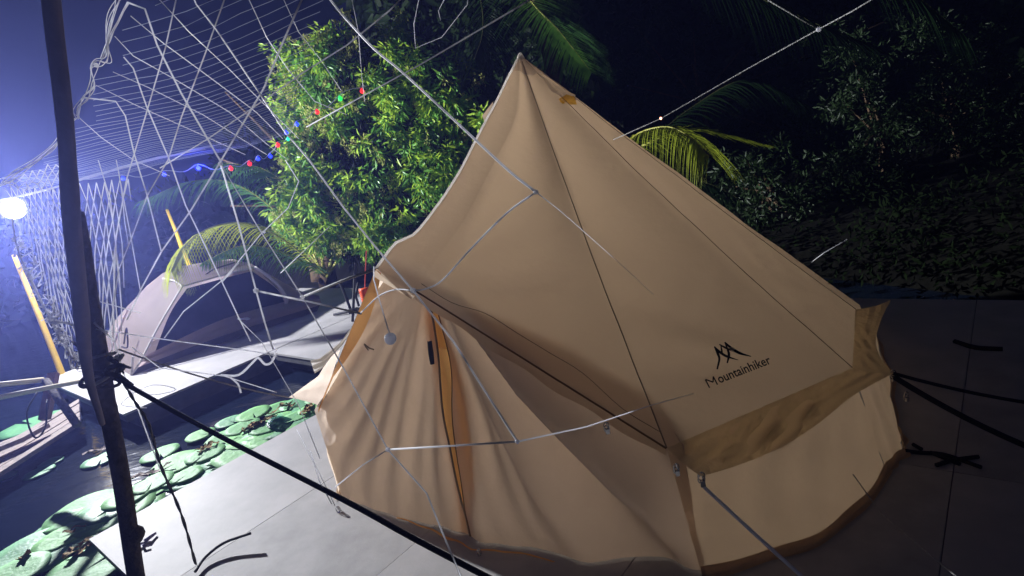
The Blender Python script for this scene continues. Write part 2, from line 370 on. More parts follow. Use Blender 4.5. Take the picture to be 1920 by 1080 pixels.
# front door: curtains in the door plane, folds fanning down from the peak
PK = hf - dn*0.03
chord = (L1-L0); clen = chord.length; cu = chord.normalized()
def topz(x):   # height of the door opening edge above the chord at distance x
    def uz(P): return ((P-L0).dot(cu), P.z)
    pts = [(0, e0.z)] + [uz(hl), uz(hf)] + [(clen, e1.z)]
    for (a, za), (b, zb) in zip(pts, pts[1:]):
        if a <= x <= b+1e-6: return za+(zb-za)*(x-a)/max(1e-6, b-a)
    return e1.z
xz = (G(885,1005)-L0).dot(cu)                    # foot of the zip
xpk = (PK-L0).dot(cu)
def zipx(z): 
    t = z/PK.z; return xz + (xpk-xz)*t + 0.02*math.sin(t*7.0)
def door_pt(x, z, off=0.0):
    P = L0 + cu*x + Vector((0,0,z))
    # outward fan folds
    dx, dz = x-xpk, PK.z-z+0.05
    a = math.atan2(dx, dz); r = math.hypot(dx, dz)
    amp = 0.055*min(1, r/0.8)
    fd = 0
    if a > 0.30: fd += amp*3.0*math.sin((a-0.30)*17)*math.exp(-((a-0.75)/0.42)**2)
    fd += amp*(0.42*math.sin(a*10+1.0+1.3*math.sin(a*4.3)+0.6*math.sin(z*2)) + 0.20*math.sin(a*21+2.1*math.sin(a*7+z))) + 0.012*math.sin(a*47+z*2.6+math.sin(z*5))*min(1, r) + .012*math.sin(x*5.1+z*4.3)*min(1,r)
    low = max(0, 1-z/0.5)
    fd = fd*(1-.55*low) + 0.008*low*math.sin(x*9+1.3)
    bow = 0.11*math.sin(math.pi*max(0, min(1, x/clen)))*(1-z/PK.z)**1.0
    edge = min(1, min(x, clen-x)/0.15)
    return P + dn*(-0.02 - .06*min(1, z/topz(min(max(x, 0), clen)))*min(1, min(x, clen-x)/.3) + bow + fd*edge + off)
def door_sheet(name, xa, xb, n1, n2, z0=0.01, off=0.0, material=None, zmax=None):
    v = []; f = []
    for i in range(n1+1):
        for j in range(n2+1):
            t, s = i/n1, j/n2
            # solve top for column: columns follow the fan
            X0 = xa(0) + (xb(0)-xa(0))*t
            xt = None
            Xt = xa(1) + (xb(1)-xa(1))*t
            zt = topz(Xt)-0.004
            x = xa(s)+(xb(s)-xa(s))*t; z = z0+(zt-z0)*s
            v.append(door_pt(x, z, off))
    for i in range(n1):
        for j in range(n2):
            a = i*(n2+1)+j; f.append((a, a+n2+1, a+n2+2, a+1))
    return link(name, v, f, material or M['canvas_door'], tent, smooth=True)
def ZL(s): return xz+(xpk-.01-xz)*s + .012*math.sin(s*10)*math.sin(math.pi*s)
def GP(s): return .003+.046*math.sin(math.pi*min(1, max(0, (s-.12)/.86)))**.6
door_sheet('door_flap', lambda s: 0.0, lambda s: ZL(s)-GP(s), 60, 50)
door_sheet('door_flap', lambda s: ZL(s)+GP(s), lambda s: clen, 90, 50)
for sg in (-1, 1):
    pts = []
    for i in range(41):
        s_ = i/40; x = ZL(s_)+sg*GP(s_); pts.append(door_pt(x, .01+(topz(ZL(1)+sg*GP(1))-.014)*s_, .003))
    MB().tube(pts, .003 if sg > 0 else .006, 6).build('zip', M['slit'] if sg > 0 else M['seam'], tent, True)
# inner orange curtain showing through the unzipped slit
def strip(pix, wid, name, material, off, par=tent):
    v = []; f = []
    pts = smooth_path([Vector((a, b, 0)) for a, b in pix], 6); n = len(pts)
    for i, p in enumerate(pts):
        t = i/(n-1); k = t*(len(wid)-1); a = int(min(k, len(wid)-2)); ww = wid[a]+(wid[a+1]-wid[a])*(k-a)
        for sgn in (-1, -0.3, 0.3, 1):
            P = VP(p.x+sgn*ww/2, p.y, L0, dn); x = (P-L0).dot(cu); z = max(0.012, P.z)
            v.append(door_pt(x, z, off+0.008*(1-abs(sgn))))
    for i in range(n-1):
        for k in range(3): a = i*4+k; f.append((a, a+1, a+5, a+4))
    return link(name, v, f, material, par, smooth=True)
dark_slit = M['seam']
def dpx(x, y):   # pixel as it would land on the bowed door: shift for the bow
    return x, y
strip([(789,572),(797,612),(810,655),(830,715),(849,790),(867,855),(880,915),(885,1000)], [20,34,44,46,46,42,36,26], 'inner_curtain', M['orange'], -0.035)
strip([(770,945),(830,966),(885,985),(960,996),(1060,1018)], [4,8,24,16,6], 'door_hem', M['orange'], 0.075)
strip([(791,578),(797,598),(803,620),(810,640),(815,660)], [10,22,24,26,26], 'curtain_glow', M['pale_orange'], -0.020)  # pale strip paints light falling through the gap onto the curtain
strip([(804,640),(808,662),(812,682)], [7,9,7], 'cloth_tab', M['frame_steel'], 0.05)
# door edge binding at left (orange lining under the roof edge)
lv = []
for i in range(21):
    t = i/20; P = hl.lerp(e0, t)
    lv += [P+dn*0.015, P+dn*0.03+cu*(0.10*math.sin(math.pi*min(1,t*1.25+.12))+.01)+Vector((0,0,-0.02))]
link('door_lining', lv, [(2*i, 2*i+2, 2*i+3, 2*i+1) for i in range(20)], M['orange'], tent, smooth=True)
# roof edge overhang strip above right door folds
ov = []; n = 30
for i in range(n+1):
    t = i/n; P = hf.lerp(e1, t)
    wv = .012*math.sin(t*24)
    ov += [P+dn*.004+Vector((0,0,.004)), P+dn*(.03+wv)+Vector((0,0,-0.03-0.02*math.sin(t*3.1)))]
link('roof_edge', ov, [(2*i, 2*i+2, 2*i+3, 2*i+1) for i in range(n)], M['canvas'], tent, smooth=True)
ov = []
for i in range(n+1):
    t = i/n; P = hl.lerp(hf, t)
    ov += [P+dn*.004+Vector((0,0,.004)), P+dn*(.05)+Vector((0,0,-0.03))]
link('roof_edge', ov, [(2*i, 2*i+2, 2*i+3, 2*i+1) for i in range(n)], M['canvas'], tent, smooth=True)
hemp = [rv[c*(NR+1)+NR] for c in range(2*SUB, 3*SUB+1)]
MB().tube([p+outw(p)*.004+dn*.006 for p in hemp], .0048, 6).build('hem_crease', M['slit'], tent, True)  # dark tube draws the shaded crease along the roof hem
up_ = [rv[c*(NR+1)+int(round(NR-1-1.0*math.sin(math.pi*(c-2*SUB)/SUB)))] for c in range(2*SUB, 3*SUB+1)]
MB().tube([p+outw(p)*.003 for p in smooth_path(up_[::2], 4)], .0018, 5).build('crease', M['seam'], tent, True)  # second crease above it, its shade drawn as a thin dark tube
# valance between corner e1 and e2, pulled out to the guy points
g1 = VP(1315,893, L1+Vector((0,-.02,0)), (L1-EYE).xy); g2 = VP(1675,700, L2+Vector((.1,0,0)), (L2-EYE).xy)
g3 = D(1670,563, depth(e3)-0.02)
def valance(a, b, ga, gb, pixs, nm=34, folds=1.0):
    v = []; f = []; m2 = 16; nm *= 2
    low = smooth_path([ga]+[D(x, y, depth(ga)+(depth(gb)-depth(ga))*k) for x, y, k in pixs]+[gb], 12)
    for i in range(nm+1):
        t = i/nm; P = a.lerp(b, t); q = low[int(round(t*(len(low)-1)))]
        for j in range(m2+1):
            s = j/m2; W = P.lerp(q, s)
            W = W + dn*(0.0) + Vector((0,0,1))*(-0.012*math.sin(math.pi*s)) + (EYE-W).normalized()*(0.026*folds*math.sin(t*31+s*9)*math.sin(math.pi*s)*math.sin(math.pi*min(1,t*1.1+.05))+ 0.014 + .013*math.sin(s*15+t*7+1.5*math.sin(t*5))*math.sin(math.pi*s))
            v.append(W)
    for i in range(nm):
        for j in range(m2):
            k = i*(m2+1)+j; f.append((k, k+m2+1, k+m2+2, k+1))
    return link('valance', v, f, M['valance'], tent, smooth=True)
valance(e1, e2, g1, g2, [(1370,877,.15),(1440,850,.35),(1520,805,.6),(1600,742,.82)])
valance(e2, e3, g2, g3, [(1652,672,.25),(1642,640,.5),(1652,600,.8)], 20)
g4 = D(1521,492, depth(corners[0])-0.3)
# edge cords and hardware at the guy points
def hardware(P, nm='buckle', s=1.0):
    b = MB()
    for k in range(2):
        ring = [P+Vector((math.cos(a)*0.016*s, 0.006*k, math.sin(a)*0.022*s-0.02*k)) for a in [2*math.pi*i/10 for i in range(11)]]
        b.tube(ring, 0.0035*s, 5)
    b.box(P+Vector((0,-.005,-.035*s)), .022*s, .012*s, .030*s)
    b.tube([P+Vector((0,0,.02)), P+Vector((.012*s,0,-.055*s))], .004*s, 5)
    return b.build(nm, M['steel'], tent)
hardware(g1); hardware(g2, s=.9); hardware(G(634,955,0.02), s=1.0); hardware(G(898,1035,0.02), s=.8); hardware(D(1700,740,depth(L2)), s=.8)
for x, y in ((1137,798), (1268,876)):
    P = D(x, y, 3.05 if x < 1200 else 2.72)
    P = VP(x, y, L0+dn*0.12, dn); hardware(P, 'toggle', .8)
# ties on the left door edge
P = VP(683,645, L0+dn*.06, dn); MB().tube([P, P+cu*.03+Vector((0,0,-.025)), P+cu*.065+Vector((0,0,-.035))], .0045, 5).tube([P, P+cu*.005+Vector((0,0,-.02)), P+cu*.02+Vector((0,0,-.04))], .0035, 5).build('tie', M['seam'], tent)
# apex cap and vents
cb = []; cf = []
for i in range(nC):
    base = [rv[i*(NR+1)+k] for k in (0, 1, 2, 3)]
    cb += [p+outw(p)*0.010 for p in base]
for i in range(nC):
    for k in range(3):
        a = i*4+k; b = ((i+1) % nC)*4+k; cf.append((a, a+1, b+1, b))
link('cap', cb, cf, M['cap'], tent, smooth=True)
# cap tip, then a pale tube painting the lamplit left roof rim
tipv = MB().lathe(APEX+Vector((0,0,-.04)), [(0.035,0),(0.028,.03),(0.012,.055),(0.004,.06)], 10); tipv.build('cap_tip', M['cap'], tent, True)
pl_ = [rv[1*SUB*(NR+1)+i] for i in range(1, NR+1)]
MB().tube([p+Vector((-.006,-.004,.004)) for p in pl_], 0.008, 6).build('lit_rim', M['cap'], tent, True)
def vent(pix, dps, mat_, nm='vent'):
    v = [D(x, y, d) for (x, y), d in zip(pix, dps)]; n = len(v)
    c = sum(v, Vector())/n
    f = [(i, (i+1) % n, n) for i in range(n)]
    return link(nm, v+[c+(EYE-c).normalized()*.02], f, mat_, tent)
dA = depth(APEX)
vent([(1012,140),(1048,163),(1079,178),(1078,193),(1055,181),(1035,172)], [dA-.10,dA-.12,dA-.02,dA-.02,dA-.22,dA-.22], M['cap'])
vent([(1047,186),(1062,177),(1077,181),(1082,196),(1066,196),(1053,194)], [dA-.20,dA-.21,dA-.08,dA-.10,dA-.18,dA-.24], M['yellow_lining'], 'vent_lining')
vent([(925,190),(904,217),(909,229),(922,214)], [dA-.05,dA+.12,dA+.12,dA], M['canvas'])
# centre pole and A-frame door poles inside
MB().tube([TC+Vector((0,0,0.01)), APEX-Vector((0,0,.06))], .016, 8).build('centre_pole', M['steel'], tent)
# logo: traced marks laid on the canvas
bvh = BVHTree.FromPolygons(rv, rf)
def on_roof(x, y, off=0.004):
    d = ray(x, y).normalized(); hit = bvh.ray_cast(EYE, d)
    if hit[0] is None: return D(x, y, 3.2)
    nrm = hit[1]
    if nrm.dot(d) > 0: nrm = -nrm
    return hit[0] + nrm*off
def stroke(pix, wid, k=5):
    pts = smooth_path([Vector((a, b, 0)) for a, b in pix], k); v = []; f = []; n = len(pts)
    for i, p in enumerate(pts):
        t_ = (pts[min(i+1, n-1)]-pts[max(0, i-1)]).normalized(); nn = Vector((-t_.y, t_.x, 0))
        kk = i/(n-1)*(len(wid)-1); a = int(min(kk, len(wid)-2)); ww = wid[a]+(wid[a+1]-wid[a])*(kk-a)
        for s_ in (-1, 1): v.append(on_roof(p.x+nn.x*ww*s_/2, p.y+nn.y*ww*s_/2, 0.004))
    for i in range(n-1): a = 2*i; f.append((a, a+1, a+3, a+2))
    return v, f
def LC(x, y): return 1280+x/7.715, 620+y/7.715
lg = MB()
for pts, wd in (([(455,235),(505,340),(525,420),(495,565)], [2.5,5,4,3]), ([(455,240),(540,320),(640,380),(800,430)], [2.5,5,4.5,1]),
                ([(525,205),(590,240),(650,270),(720,300)], [2,3.5,4,2]), ([(545,210),(560,290),(570,350)], [1.5,3.5,2]), ([(605,172),(650,290),(665,360),(640,475)], [2,4,5,2.5]),
                ([(605,175),(700,260),(820,330),(985,378)], [2.5,5.5,5,1.2])):
    v, f = stroke([LC(*p) for p in pts], wd); lg.add(v, f)
lg.build('logo', M['print'], tent)
mb_ = MB()
for a_, b_ in (((1330,728),(1322,712.5)), ((1322.3,712.3),(1336.5,717.5)), ((1336.5,717.5),(1336.8,706.6)), ((1336.8,706.8),(1344.8,722.2))):
    v, f = stroke([a_, ((a_[0]+b_[0])/2, (a_[1]+b_[1])/2), b_], [2.5,2.5,2.5]); mb_.add(v, f)
mb_.build('lettering', M['print'], tent)
tcv = bpy.data.curves.new('lettering', 'FONT'); tcv.body = 'ountainhiker'; tcv.size = 1.0; tcv.offset = 0.014; tcv.resolution_u = 3
to = bpy.data.objects.new('lettering', tcv); COL.objects.link(to); bpy.context.view_layer.update()
dg = bpy.context.evaluated_depsgraph_get(); me = bpy.data.meshes.new_from_object(to.evaluated_get(dg))
bpy.data.objects.remove(to)
xs = [v.co.x for v in me.vertices]; x0, x1 = min(xs), max(xs)
for v in me.vertices:
    t = .160+.840*(v.co.x-x0)/(x1-x0); hgt = v.co.y/0.70
    px = 1330 + 115.5*t - 8.0*hgt; py = 728 - 45.5*t - 15.5*hgt
    v.co = on_roof(px, py, 0.009)
me.materials.append(M['print'])
to = bpy.data.objects.new('lettering', me); COL.objects.link(to); to.parent = tent; to.matrix_parent_inverse = Matrix.Translation(-TC)
# ------------------------------------------------------------------ guy ropes of the tent
def rope(name, label, cat, pts, r, m_, n=6, group=None, kind=None):
    o = MB().tube(pts, r, n).build(name, m_, None, True); return tag(o, label, cat, group)
def twisted(pts, r, n=14):
    b = MB(); P = smooth_path(pts, 10) if len(pts) > 2 else [Vector(pts[0]).lerp(Vector(pts[1]), i/60) for i in range(61)]
    for ph in (0, math.pi):
        q = []
        for i, p in enumerate(P):
            t = (P[min(i+1, len(P)-1)]-P[max(0, i-1)]).normalized(); N = t.cross(Vector((0,.3,1))).normalized(); B = t.cross(N)
            a = i*0.9+ph; q.append(p+(N*math.cos(a)+B*math.sin(a))*r*.55)
        b.tube(q, r*.6, 5)
    return b
e_ = G(1640,1200); tag(MB().tube(sag(g1+Vector((0,0,-.05)), e_, .01), .009, 8).build('guy_rope', M['white_plastic'], None, True), 'white guy rope running down from the roof corner below the logo to the bottom edge', 'rope', 'guy ropes of the bell tent')
rope('guy_rope', 'upper black guy rope going right from the rear tent corner', 'rope', sag(g2, G(2150,775,.02), .05), .011, M['black_rope'], group='guy ropes of the bell tent')
rope('guy_rope', 'lower thicker black guy rope slanting down right from the tent corner', 'rope', sag(g2+Vector((0,0,-.02)), G(2120,905,.02), .06), .017, M['black_rope'], group='guy ropes of the bell tent')
g0 = D(540,745, depth(e0)-.02)
rope('guy_rope', 'thin guy rope from the left tent corner to the lashed pole', 'rope', sag(g0, D(222,655,2.9), .03), .005, M['grey_rope'], group='guy ropes of the bell tent')
rope('guy_rope', 'short guy line standing up behind the right roof edge', 'rope', [g4, D(1545,474,depth(g4)), D(1588,449,depth(g4)+.6)], .004, M['cord'], group='guy ropes of the bell tent')
# left guy flap: fabric triangle pulled to g0
fv = []; ff = []
fp = [((603,765),(638,655)), ((590,757),(622,668)), ((572,752),(606,690)), ((556,748),(597,705)), ((541,745),(543,744))]
for i, (a, b) in enumerate(fp):
    for j in range(7):
        s = j/6; x = a[0]+(b[0]-a[0])*s; y = a[1]+(b[1]-a[1])*s
        fv.append(D(x, y, depth(e0)+.02+.35*s*(1-i/4)+.02*math.sin(j*2.6)*(1-i/4)))
for i in range(4):
    for j in range(6): a = i*7+j; ff.append((a, a+7, a+8, a+1))
link('guy_flap', fv, ff, M['canvas_door'], tent, True)
fv = []; ff = []
fp = [((640,650),(700,560)), ((622,668),(640,640)), ((606,690),(600,672)), ((590,700),(582,676))]
for i, (a, b) in enumerate(fp):
    for j in range(7):
        s = j/6; fv.append(D(a[0]+(b[0]-a[0])*s, a[1]+(b[1]-a[1])*s, depth(e0)+.40+.1*s+.012*math.sin(j*2.2)))
for i in range(3):
    for j in range(6): a = i*7+j; ff.append((a, a+7, a+8, a+1))
link('guy_flap', fv, ff, M['cap'], tent, True)
# strap from the roof peak
rope('strap', 'grey strap pulled from the door peak to the far dock', 'strap', [hl, D(640,527,depth(hl)+.25), D(567,557,depth(hl)+.5)], .008, M['grey_rope'])
# ------------------------------------------------------------------ dome tent on the far platform
def dome_tent():
    B = {'fl': G(246,704), 'fr': G(596,583)}
    dt = thing('dome_tent', 'mauve grey dome tent with dark open front on the far platform', 'tent', UV(3.9,10.9,0.0))
    d1, d2 = depth(B['fl']), depth(B['fr'])
    def P(x, y, d): return D(x, y, d)
    # key points: pixel + depth
    K = dict(
      fl=B['fl'], fr=B['fr'], fl2=D(262,680,d1), bl=D(203,668,d1+1.1), k1=D(342,537,d1+.45), k2=D(478,501,d2+.15), k3=D(536,556,d2+.1),
      t0=D(225,600,d1+1.0), t1=D(262,545,d1+1.25), t2=D(305,512,d1+1.45), t3=D(352,495,d1+1.6), t4=D(410,489,d1+1.8), t5=D(455,491,d2+1.2), r1=D(520,513,d2+.8), r2=D(558,545,d2+.7), r3=D(605,578,d2+.6))
    def patch(rows, name, m_, sub=6, bulge=0.03):
        # rows: list of lists of points (same length) -> smooth grid
        Rr = [smooth_path(r, sub) for r in rows]; n = len(Rr[0])
        colsm = [smooth_path([r[i] for r in Rr], sub) for i in range(n)]
        v = [p for c in colsm for p in c]; mm = len(colsm[0]); f = []
        for i in range(n-1):
            for j in range(mm-1): a = i*mm+j; f.append((a, a+mm, a+mm+1, a+1))
        return link(name, v, f, m_, dt, True)
    # left side skin: from front-left edge (fl .. k1) back to the silhouette
    patch([[K['fl'], D(293,620,d1+.22), K['k1']],
           [D(225,690,d1+.5), D(255,600,d1+.75), D(318,520,d1+1.1)],
           [K['bl'], K['t0'].lerp(K['t1'],.5), K['t2']]], 'side_panel', M['dome'])
    # roof skin over the entrance
    patch([[K['k1'], D(410,519,(depth(K['k1'])+depth(K['k2']))/2), K['k2']],
           [D(318,520,d1+1.1), D(390,503,d1+1.5), D(470,494,d2+.8)],
           [K['t2'], K['t4'], K['t5']]], 'roof_panel', M['dome'])
    # right skin
    patch([[K['k2'], K['k3'], D(590,580,d2)],
           [D(470,494,d2+.8), D(545,540,d2+.5), D(600,575,d2+.35)],
           [K['t5'], K['r2'], K['r3']]], 'side_panel', M['dome'])
    # pale inner edge of right doorway
    MB().tube(smooth_path([K['k2'], D(515,528,d2+.08), D(535,556,d2+.06), D(537,576,d2)], 6), .03, 6).build('door_binding', M['piping'], dt, True)
    # back of the tent (closes it from other sides)
    bk = [K['bl'], K['t0'], K['t2'], K['t4'], K['t5'], K['r2'], K['r3']]
    low = [UV(2.6,12.0-.1), UV(2.9,12.0), UV(3.4,12.0), UV(4.2,12.0), UV(4.9,11.9), UV(5.4,11.7), K['r3']]
    mid = [a.lerp(b, .45)+Vector((0,0,.25)) for a, b in zip(bk, low)]
    patch([bk, mid, low], 'rear_panel', M['dome'], 3)
    # near-black sheet set back, painting the shade inside the opening
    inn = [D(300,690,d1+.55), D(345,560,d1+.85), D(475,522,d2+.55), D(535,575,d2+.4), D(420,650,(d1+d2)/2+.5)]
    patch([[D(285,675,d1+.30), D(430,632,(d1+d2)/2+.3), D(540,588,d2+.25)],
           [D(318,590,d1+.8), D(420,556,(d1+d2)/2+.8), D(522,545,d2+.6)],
           [D(350,541,d1+.75), D(412,524,(d1+d2)/2+.75), D(472,508,d2+.5)]], 'dark_opening', M['opening_dark'])
    # groundsheet bathtub band along the front
    dm = (d1+d2)/2*0.985
    patch([[D(246,704,d1), D(420,642,dm), D(594,584,d2)], [D(256,690,d1+.02), D(425,627,dm+.02), D(600,572,d2+.02)]], 'lower_band', M['dome_dark'])
    patch([[D(256,690,d1+.02), D(425,627,dm+.02), D(600,572,d2+.02)], [D(268,676,d1+.05), D(420,612,dm+.06), D(596,560,d2+.05)],
           [D(278,664,d1+.28), D(420,598,dm+.4), D(545,563,d2+.35)]], 'front_flap', M['dome'])
    # poles / piping
    for a in ([K['fl'], D(262,680,d1+.01), D(300,608,d1+.2), K['k1']], [K['k1'], D(410,518,(depth(K['k1'])+depth(K['k2']))/2-.01), K['k2']], [K['k1'], D(328,527,d1+.7), D(305,522,d1+1.0)]):
        MB().tube(smooth_path(a, 6), .014, 5).build('piping', M['piping'], dt, True)
    MB().tube([D(360,532,d1+1.0), D(400,505,d1+1.3), D(440,492,d1+1.6)], .012, 5).build('piping', M['dome_dark'], dt, True)
    MB().tube([D(246,704,d1), D(249,668,d1)], .02, 6).build('stake', M['piping'], dt)
    MB().tube(smooth_path([D(232,645,d1+.3), D(237,615,d1+.4), D(239,650,d1+.3), D(228,650,d1+.3)], 5), .012, 5).build('strap', M['dome_dark'], dt)
    pw = MB(); pts = [D(418,612,dm+.3), D(445,604,dm+.3), D(470,599,dm+.3)]
    o = MB().tube(smooth_path(pts, 5), [.02]+[.05]*9+[.02], 8).build('rolled_sheet', M['white_plastic'], None, True); tag(o, 'white rolled sheet lying in the dome tent doorway', 'sheet')
dome_tent()
# ------------------------------------------------------------------ lashed poles at left
post_base = G(280,1215,0); PD = depth(post_base)
lash = D(190,690,2.75)
low_pole = [post_base, D(255,1080,3.0), D(228,900,2.9), D(205,780,2.82), D(193,700,2.76), D(168,560,2.62), D(150,450,2.5), D(140,400,2.45)]
lp = thing('leaning_pole', 'dark knobbly wooden pole rising from the near platform at left', 'pole', post_base)
MB().tube(smooth_path(low_pole, 6), [.040]*20+[.036]*23, 10).build('trunk', M['bark'], lp, True)
for x, y, dp in ((250,985,2.97), (222,845,2.85)): MB().tube([D(x, y, dp), D(x-22, y+12, dp-.02)], [.010,.004], 5).build('twig', M['bark'], lp)
MB().lathe(D(254,1003,2.96), [(.02,-.04),(.044,-.01),(.043,.02),(.02,.05)], 8).build('knot', M['bark'], lp, True)
up = thing('upper_pole', 'smoother dark pole at far left leaning up out of the top of the frame', 'pole', D(192,795,2.75))
MB().tube(smooth_path([D(192,795,2.75), D(165,700,2.55), D(150,560,2.15), D(135,420,1.9), D(122,228,1.75), D(100,40,1.62), D(86,-120,1.5)], 5), [.012,.014,.015,.016,.018,.02,.022,.024,.026,.028]+[.026]*8+[.023]*13, 10).build('shaft', M['bark2'], up, True)
# lashing: a bundle of cord wound round both
lb = thing('lashing', 'tangled dark rope lashing where the two left poles meet', 'lashing', lash)
for k in range(9):
    c = lash + Vector((rnd(-.02,.02), rnd(-.03,.03), rnd(-.07,.07))); rr = rnd(.05,.085); tl = rnd(-.5,.5); ph = rnd(0,6)
    ring = [c+Vector((math.cos(a)*rr, math.sin(a)*rr*.8, math.sin(a+ph)*rr*tl)) for a in [2*math.pi*i/14 for i in range(15)]]
    MB().tube(ring, rnd(.006,.012), 5).build('coil', M['bark'] if k % 3 else M['grey_rope'], lb, True)
for a, b in (((205,672),(232,700)), ((198,700),(250,722)), ((205,690),(245,690)), ((160,668),(135,640)), ((175,640),(165,610))):
    MB().tube([D(*a, 2.7), D((a[0]+b[0])/2, (a[1]+b[1])/2-6, 2.66), D(*b, 2.7)], [.014,.01,.005], 6).build('rope_end', M['bark'], lb, True)
rope('black_rope', 'thick black rope stretched from the lashing down across the tent foot', 'rope', smooth_path([D(215,705,2.7), D(262,735,2.6), D(420,822,2.45), D(640,935,2.2), D(780,1012,2.05), D(925,1088,1.95), D(1060,1160,1.9)], 6), [.008]*4+[.0105]*33, M['black_rope'], 8)
tag(twisted([D(222,700,2.68), D(252,752,2.66), D(278,795,2.68), D(302,875,2.75), D(340,965,2.85), D(367,1058,2.95)], .007).build('twine', M['grey_rope'], None, True), 'twisted grey twine hanging from the lashing to the platform', 'twine')
rope('cable', 'short black cable curling up off the near platform', 'cable', smooth_path([G(366,1072,.02), G(385,1045,.03), G(420,1018,.05), G(470,1000,.07)], 6), .010, M['black_rope'])
# ------------------------------------------------------------------ net overhead and at left
net = thing('net', 'white rope net stretched overhead and gathered to the lashed poles', 'net', lash)
CZ = 3.05
def cord(pix, r=.0022, m_=None, kinks=True, nm='cord', sm=True):
    pts = [D(*p) for p in pix]
    if sm: pts = smooth_path(pts, 4)
    return MB().tube(pts, r, 5).build(nm, m_ or M['cord'], net, True)
def cl(pix, d0, d1, r=.0022, sm=False, m_=None):
    n = len(pix); L = [0]
    for a, b in zip(pix, pix[1:]): L.append(L[-1]+math.hypot(b[0]-a[0], b[1]-a[1]))
    return cord([(x, y, d0+(d1-d0)*l/L[-1]) for (x, y), l in zip(pix, L)], r, m_, sm=sm)
cl([(355,-20),(368,8),(405,55),(490,180),(535,248),(580,300),(645,390),(710,470),(775,545),(850,640),(970,828)], 2.3, 1.3, .0028)
cl([(605,-20),(640,25),(700,90),(760,140),(900,270),(960,325),(1005,360)], 1.6, 1.2, .0030, True)
cl([(1005,360),(1050,395),(1090,430),(1180,510),(1225,552)], 1.2, depth(on_roof(1225,552)), .0013)
cl([(1005,360),(950,400),(880,470),(830,525),(800,541),(775,545)], 1.2, 1.65, .0024, True)
cl([(970,828),(1100,800),(1220,760),(1300,738)], 1.3, depth(on_roof(1300,738)), .0022)
cl([(970,828),(850,836),(727,843)], 1.3, 1.5, .0024)
cl([(727,843),(680,872),(630,912)], 1.5, 1.7, .0018)
cl([(413,305),(480,420),(567,557),(640,683),(727,843),(800,925),(830,1000),(870,1095)], 2.6, 1.3, .0024)
cl([(413,305),(447,420),(480,545),(495,600),(512,655)], 2.6, 2.4, .0038)
cl([(480,545),(600,570),(677,588)], 2.4, 2.1, .0038)
cl([(677,586),(709,556),(742,543),(775,545)], 2.1, 1.65, .0024, True)
cl([(701,500),(701,524),(709,555),(731,628)], 1.9, 1.75, .0020)
cl([(308,634),(344,584),(416,526),(430,515),(447,490),(488,440),(540,390),(560,340),(535,300)], 2.9, 3.2, .0028)
cl([(416,528),(447,492)], 2.93, 2.95, .0050)
cl([(526,512),(620,423)], 3.2, 3.0, .0022)
cl([(240,5),(272,17),(295,85),(340,175),(415,305)], 2.5, 2.6, .0042)
cl([(232,107),(250,128),(275,200),(318,300),(348,385),(370,430),(448,596),(470,640)], 2.6, 2.9, .0032)
cl([(155,183),(217,190),(235,217),(252,290),(276,367),(302,470)], 2.6, 2.9, .0032)
cl([(332,-10),(310,90),(275,210),(237,337),(217,448),(213,560),(212,640)], 2.4, 2.9, .0028)
cl([(424,-10),(385,100),(340,220),(315,300),(276,367),(246,448),(222,507),(205,630)], 2.2, 2.9, .0028)
cl([(570,-10),(530,80),(495,165),(411,307),(357,396),(304,470),(267,537),(238,600)], 2.0, 2.9, .0034)
cl([(218,300),(246,448),(263,544)], 2.8, 3.0, .0026)
cl([(184,300),(207,374),(224,522),(228,585)], 2.8, 3.0, .0026)
cl([(245,30),(305,80),(400,150),(480,210),(530,260)], 2.6, 3.2, .0022)
cl([(215,68),(250,105),(330,150),(430,210),(500,270),(540,300)], 2.6, 3.2, .0020)
cl([(212,135),(280,165),(380,215),(460,265),(500,290)], 2.6, 3.4, .0020)
cl([(180,160),(250,195),(350,240),(460,290)], 2.6, 3.4, .0020)
cl([(295,-5),(355,60),(430,130),(510,210),(560,260)], 2.4, 3.2, .0020)
cl([(300,315),(390,260),(460,212),(520,170),(570,135),(650,85),(730,20),(760,-10)], 2.8, 2.0, .0026)
cl([(575,238),(735,150),(790,120),(960,20),(1010,-10)], 2.6, 1.8, .0026)
cl([(465,-5),(500,70),(540,130),(590,190),(650,215)], 2.2, 2.6, .0018)
cl([(530,-5),(560,60),(600,110),(640,170)], 2.2, 2.6, .0014)
cl([(660,0),(672,60),(678,140),(684,190)], 2.2, 2.5, .0013)
cl([(785,0),(776,45),(779,90),(828,70),(875,10),(880,-10)], 2.0, 1.9, .0013)
cl([(835,-5),(822,20),(826,38)], 2.0, 1.9, .0012)
cl([(1150,262),(1240,222),(1400,130),(1535,55),(1600,20),(1650,-10)], 2.6, 1.4, .0019, False, M['grey_rope'])
cl([(1535,55),(1440,0)], 1.45, 1.5, .0018, False, M['grey_rope'])
cl([(1600,890),(1650,960),(1720,1020),(1810,1095)], 2.9, 1.6, .0028, False, M['grey_rope'])
# gathered upper-left boundary: loose tangled strands
def wob(pix, d, r, amp, k=8):
    for q in range(k):
        pts = []
        for x, y in pix: pts.append(D(x+rnd(-amp, amp), y+rnd(-amp, amp), d+rnd(-.08,.08)))
        MB().tube(smooth_path(pts, 5), r, 4).build('cord', M['cord'], net, True)
wob([(225,-10),(208,30),(197,70),(203,110),(185,118),(175,130),(172,160),(158,185),(143,200),(142,220)], 2.6, .0018, 7, 5)
wob([(240,5),(222,40),(205,75),(190,110)], 2.6, .0020, 3, 3)
wob([(142,215),(128,235),(100,275),(60,305),(30,325),(0,342)], 2.9, .0022, 7, 5)
cl([(142,215),(190,258),(250,300),(318,330)], 2.6, 3.0, .0020)
